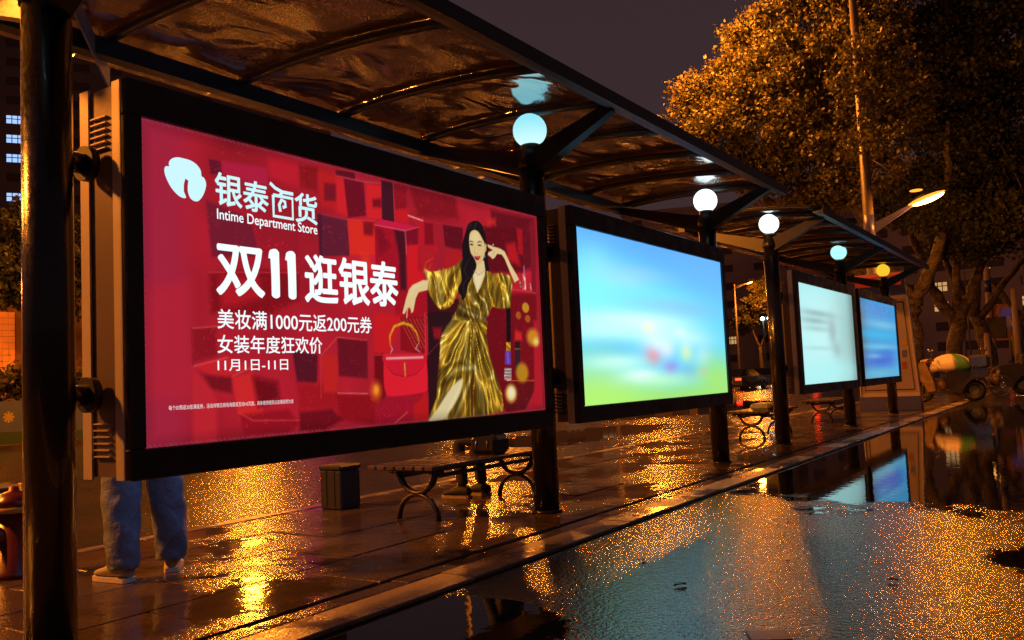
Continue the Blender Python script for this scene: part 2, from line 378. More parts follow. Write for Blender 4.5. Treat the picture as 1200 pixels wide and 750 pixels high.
GLOBE = globe_mat('globe_cyan_white', (.62,.97,1.0), (.30,.80,.92), 1.05, 3.235); GLOBE_W = emat('globe_white', (.85,.97,1.0), 2.2)
GLOBE_C = emat('globe_pale_cyan', (.45,.95,1.0), 1.1); GLOBE_Y = emat('globe_yellow', (1.0,.62,.03), .95)
P1 = [2.17, 6.35, 10.43]; P2 = [13.0, 17.27, 21.45]
R1 = [2.17+.5225*2*k for k in range(0,9)]; R2 = [13.0+1.0563*k for k in range(0,9)]
s1 = shelter('nearest black steel bus shelter with curved smoked roof over the large red advertisement', P1, 1.75, 10.78, R1, [(GLOBE,3.235),(GLOBE,3.235),(GLOBE_W,3.235)])
s2 = shelter('farther black steel bus shelter with globe lamps before the tree and blue based sign', P2, 12.5, 21.85, R2, [(GLOBE_W,3.27),(GLOBE_C,3.27),(GLOBE_Y,3.27)])
mb = MB(); beam(mb, (-4.35+3.88,2.5-2.17,3.36), (-5.36+3.88,3.42-2.17,3.24), .012, .14); mb.build('flashing', mat('weathered_grey_sheet', (.16,.13,.11), .4, noise=(8,.6,(.07,.05,.04))), s1)

# ------------------------------------------------------------------ advertising light boxes
ZB, ZT = .735, 2.585
def art_grid(name, w, h, nx, ny, img, m, parent, loc):
    """flat print: a fine grid whose vertices carry the ink colour (img[ny+1, nx+1, 3] in 0..1 display values)"""
    gy, gz = np.meshgrid(np.linspace(0,w,nx+1), np.linspace(0,h,ny+1))
    V = np.stack([np.zeros(gy.size), gy.ravel(), gz.ravel()], 1)
    idx = np.arange((nx+1)*(ny+1)).reshape(ny+1, nx+1)
    F = np.stack([idx[:-1,:-1], idx[:-1,1:], idx[1:,1:], idx[1:,:-1]], -1).reshape(-1,4)
    o = fast_mesh(name, V, F, m, parent); o.location = loc
    c = np.clip(img, 0, 1); l = np.where(c <= .04045, c/12.92, ((c+.055)/1.055)**2.4)
    a = o.data.color_attributes.new('print', 'FLOAT_COLOR', 'POINT')
    buf = np.ones(((nx+1)*(ny+1), 4), np.float32); buf[:, :3] = l.reshape(-1,3); a.data.foreach_set('color', buf.ravel()); return o
def smooth_poly(pts, k=5):
    n = len(pts); out = []
    for i in range(n):
        p0, p1, p2, p3 = (np.array(pts[(i+j-1) % n], float) for j in range(4))
        for t in np.arange(k)/k:
            out.append(.5*((2*p1)+(-p0+p2)*t+(2*p0-5*p1+4*p2-p3)*t*t+(-p0+3*p1-3*p2+p3)*t**3))
    return out
class Canvas:
    def __init__(s, w, h, nx, ny, base):
        s.x, s.y = np.meshgrid(np.linspace(0,w,nx+1), np.linspace(0,h,ny+1)); s.nx, s.ny, s.w, s.h = nx, ny, w, h
        s.img = np.zeros((ny+1, nx+1, 3)); s.img[:] = np.array(base)/255.
    def win(s, pts, pad):
        p = np.array(pts, float); lo = p.min(0)-pad; hi = p.max(0)+pad
        i0 = max(0, int(lo[0]/s.w*s.nx)); i1 = min(s.nx+1, int(hi[0]/s.w*s.nx)+2); j0 = max(0, int(lo[1]/s.h*s.ny)); j1 = min(s.ny+1, int(hi[1]/s.h*s.ny)+2)
        return slice(j0, max(j1,j0)), slice(i0, max(i1,i0))
    def put(s, W, a, col):
        s.img[W] += (np.array(col)/255.-s.img[W])*a[..., None]
    def seg(s, X, Y, p, q, r0=None, r1=None):
        dx, dy = q[0]-p[0], q[1]-p[1]; L2 = dx*dx+dy*dy+1e-9
        t = np.clip(((X-p[0])*dx+(Y-p[1])*dy)/L2, 0, 1)
        return np.hypot(X-p[0]-t*dx, Y-p[1]-t*dy), t
    def poly(s, pts, col, soft, sm, a):
        if sm: pts = smooth_poly(pts)
        W = s.win(pts, soft+4); X, Y = s.x[W], s.y[W]
        if X.size == 0: return
        ins = np.zeros(X.shape, bool); D = np.full(X.shape, 1e9)
        for p, q in zip(pts, list(pts[1:])+[pts[0]]):
            c = (p[1] > Y) != (q[1] > Y)
            with np.errstate(all='ignore'): xi = (q[0]-p[0])*(Y-p[1])/(q[1]-p[1])+p[0]
            ins ^= c & (X < xi); D = np.minimum(D, s.seg(X, Y, p, q)[0])
        sd = np.where(ins, D, -D); s.put(W, np.clip(.5+sd/soft, 0, 1)*a, col)
    def stroke(s, pts, col, wd, soft, a):
        W = s.win(pts, wd+soft+4); X, Y = s.x[W], s.y[W]
        if X.size == 0: return
        D = np.full(X.shape, 1e9); n = len(pts)-1
        for i, (p, q) in enumerate(zip(pts[:-1], pts[1:])):
            d, t = s.seg(X, Y, p, q); u = (i+t)/n
            D = np.minimum(D, d-wd*.5*(.35+.65*np.sin(math.pi*np.clip(u,0,1))**.7 if n > 1 else 1))
        s.put(W, np.clip(.5-D/soft, 0, 1)*a, col)
    def blob(s, c, col, rx, ry, soft, a):
        d = np.hypot((s.x-c[0])/rx, (s.y-c[1])/ry); s.put((slice(None), slice(None)), np.clip((1-d)/soft, 0, 1)*a, col)
    def gauss(s, c, col, rx, ry, a):
        d = ((s.x-c[0])/rx)**2+((s.y-c[1])/ry)**2; s.put((slice(None), slice(None)), np.exp(-d)*a, col)
def fractal(nx, ny, cell, seed, oct=3):
    r = np.random.default_rng(seed); out = np.zeros((ny+1, nx+1)); amp = 1
    for o in range(oct):
        c = max(2, cell/2**o); gx = int(nx/c)+3; gy = int(ny/c)+3; g = r.random((gy, gx))
        u = np.arange(nx+1)/c; v = np.arange(ny+1)/c; i = u.astype(int); j = v.astype(int); fu = u-i; fv = v-j; fu = fu*fu*(3-2*fu); fv = (fv*fv*(3-2*fv))[:,None]
        out += amp*((g[j][:,i]*(1-fu)+g[j][:,i+1]*fu)*(1-fv)+(g[j+1][:,i]*(1-fu)+g[j+1][:,i+1]*fu)*fv); amp *= .5
    return out/1.75
def brackets(T, y, ysgn, O):
    for z in (2.21, 1.13):
        b = MB().tube([(PX-.0, y, z), (PX, y+ysgn*.19, z)], .05, 16, M=O).build('bracket', BLACK, T)
        MB().tube([(PX, y+ysgn*.165, z), (PX, y+ysgn*.205, z)], .082, 20, M=O).build('flange', DGREY, b)
def lightbox(label, y0, y1, p0, p1, iy0, iy1, iz0=.875, iz1=2.415, back=None):
    F = -3.62; B = -4.0
    T = thing('advertising_lightbox', label, 'advertising light box', (PX, (y0+y1)/2, ZB), 0, 'light boxes hung between the shelter posts')
    O = Matrix.Translation((-PX, -(y0+y1)/2, -ZB)); e = .014
    MB().box(B+.012, F-.055, y0+e, y1-e, ZB+e, ZT-e, O).build('casing', CASE, T)
    fr = lambda n, a, b, c, d: MB().box(F-.05, F, a, b, c, d, O, bev=.006).build(n, ALUD, T)
    fr('frame_rail', y0, y1, iz1, ZT); fr('frame_rail', y0, y1, ZB, iz0); fr('frame_stile', y0, iy0, iz0+.001, iz1-.001); fr('frame_stile', iy1, y1, iz0+.001, iz1-.001)
    MB().box(B, B+.011, y0+.02, y1-.02, ZB+.02, ZT-.02, O).build('back_panel', ALUD, T)
    if back: MB().box(B-.006, B-.001, y0+.12, y1-.12, ZB+.14, ZT-.14, O).build('rear_display', emat('rear_display_'+back[0], back[1], back[2]), T)
    for ya, s_ in ((y0, 1), (y1, -1)):
        a, b = sorted((ya, ya+s_*.012))
        MB().box(F-.12, F-.052, a, b, ZB, ZT, O, bev=.003).build('side_strip', ALU, T)
        MB().box(B, B+.075, a, b, ZB, ZT, O, bev=.003).build('side_strip', ALU, T)
        for zc in (2.36, .92):
            for k in range(6):
                z = zc+(k-2.5)*.030; c, d = sorted((ya+s_*.013, ya-s_*.0015))
                MB().box(-3.91, -3.79, c, d, z-.0045, z+.0015, O).build('vent_louvre', ALU, T)
    for a, s_ in ((p0, 1), (p1, -1)): brackets(T, a, s_, O)
    return T, O

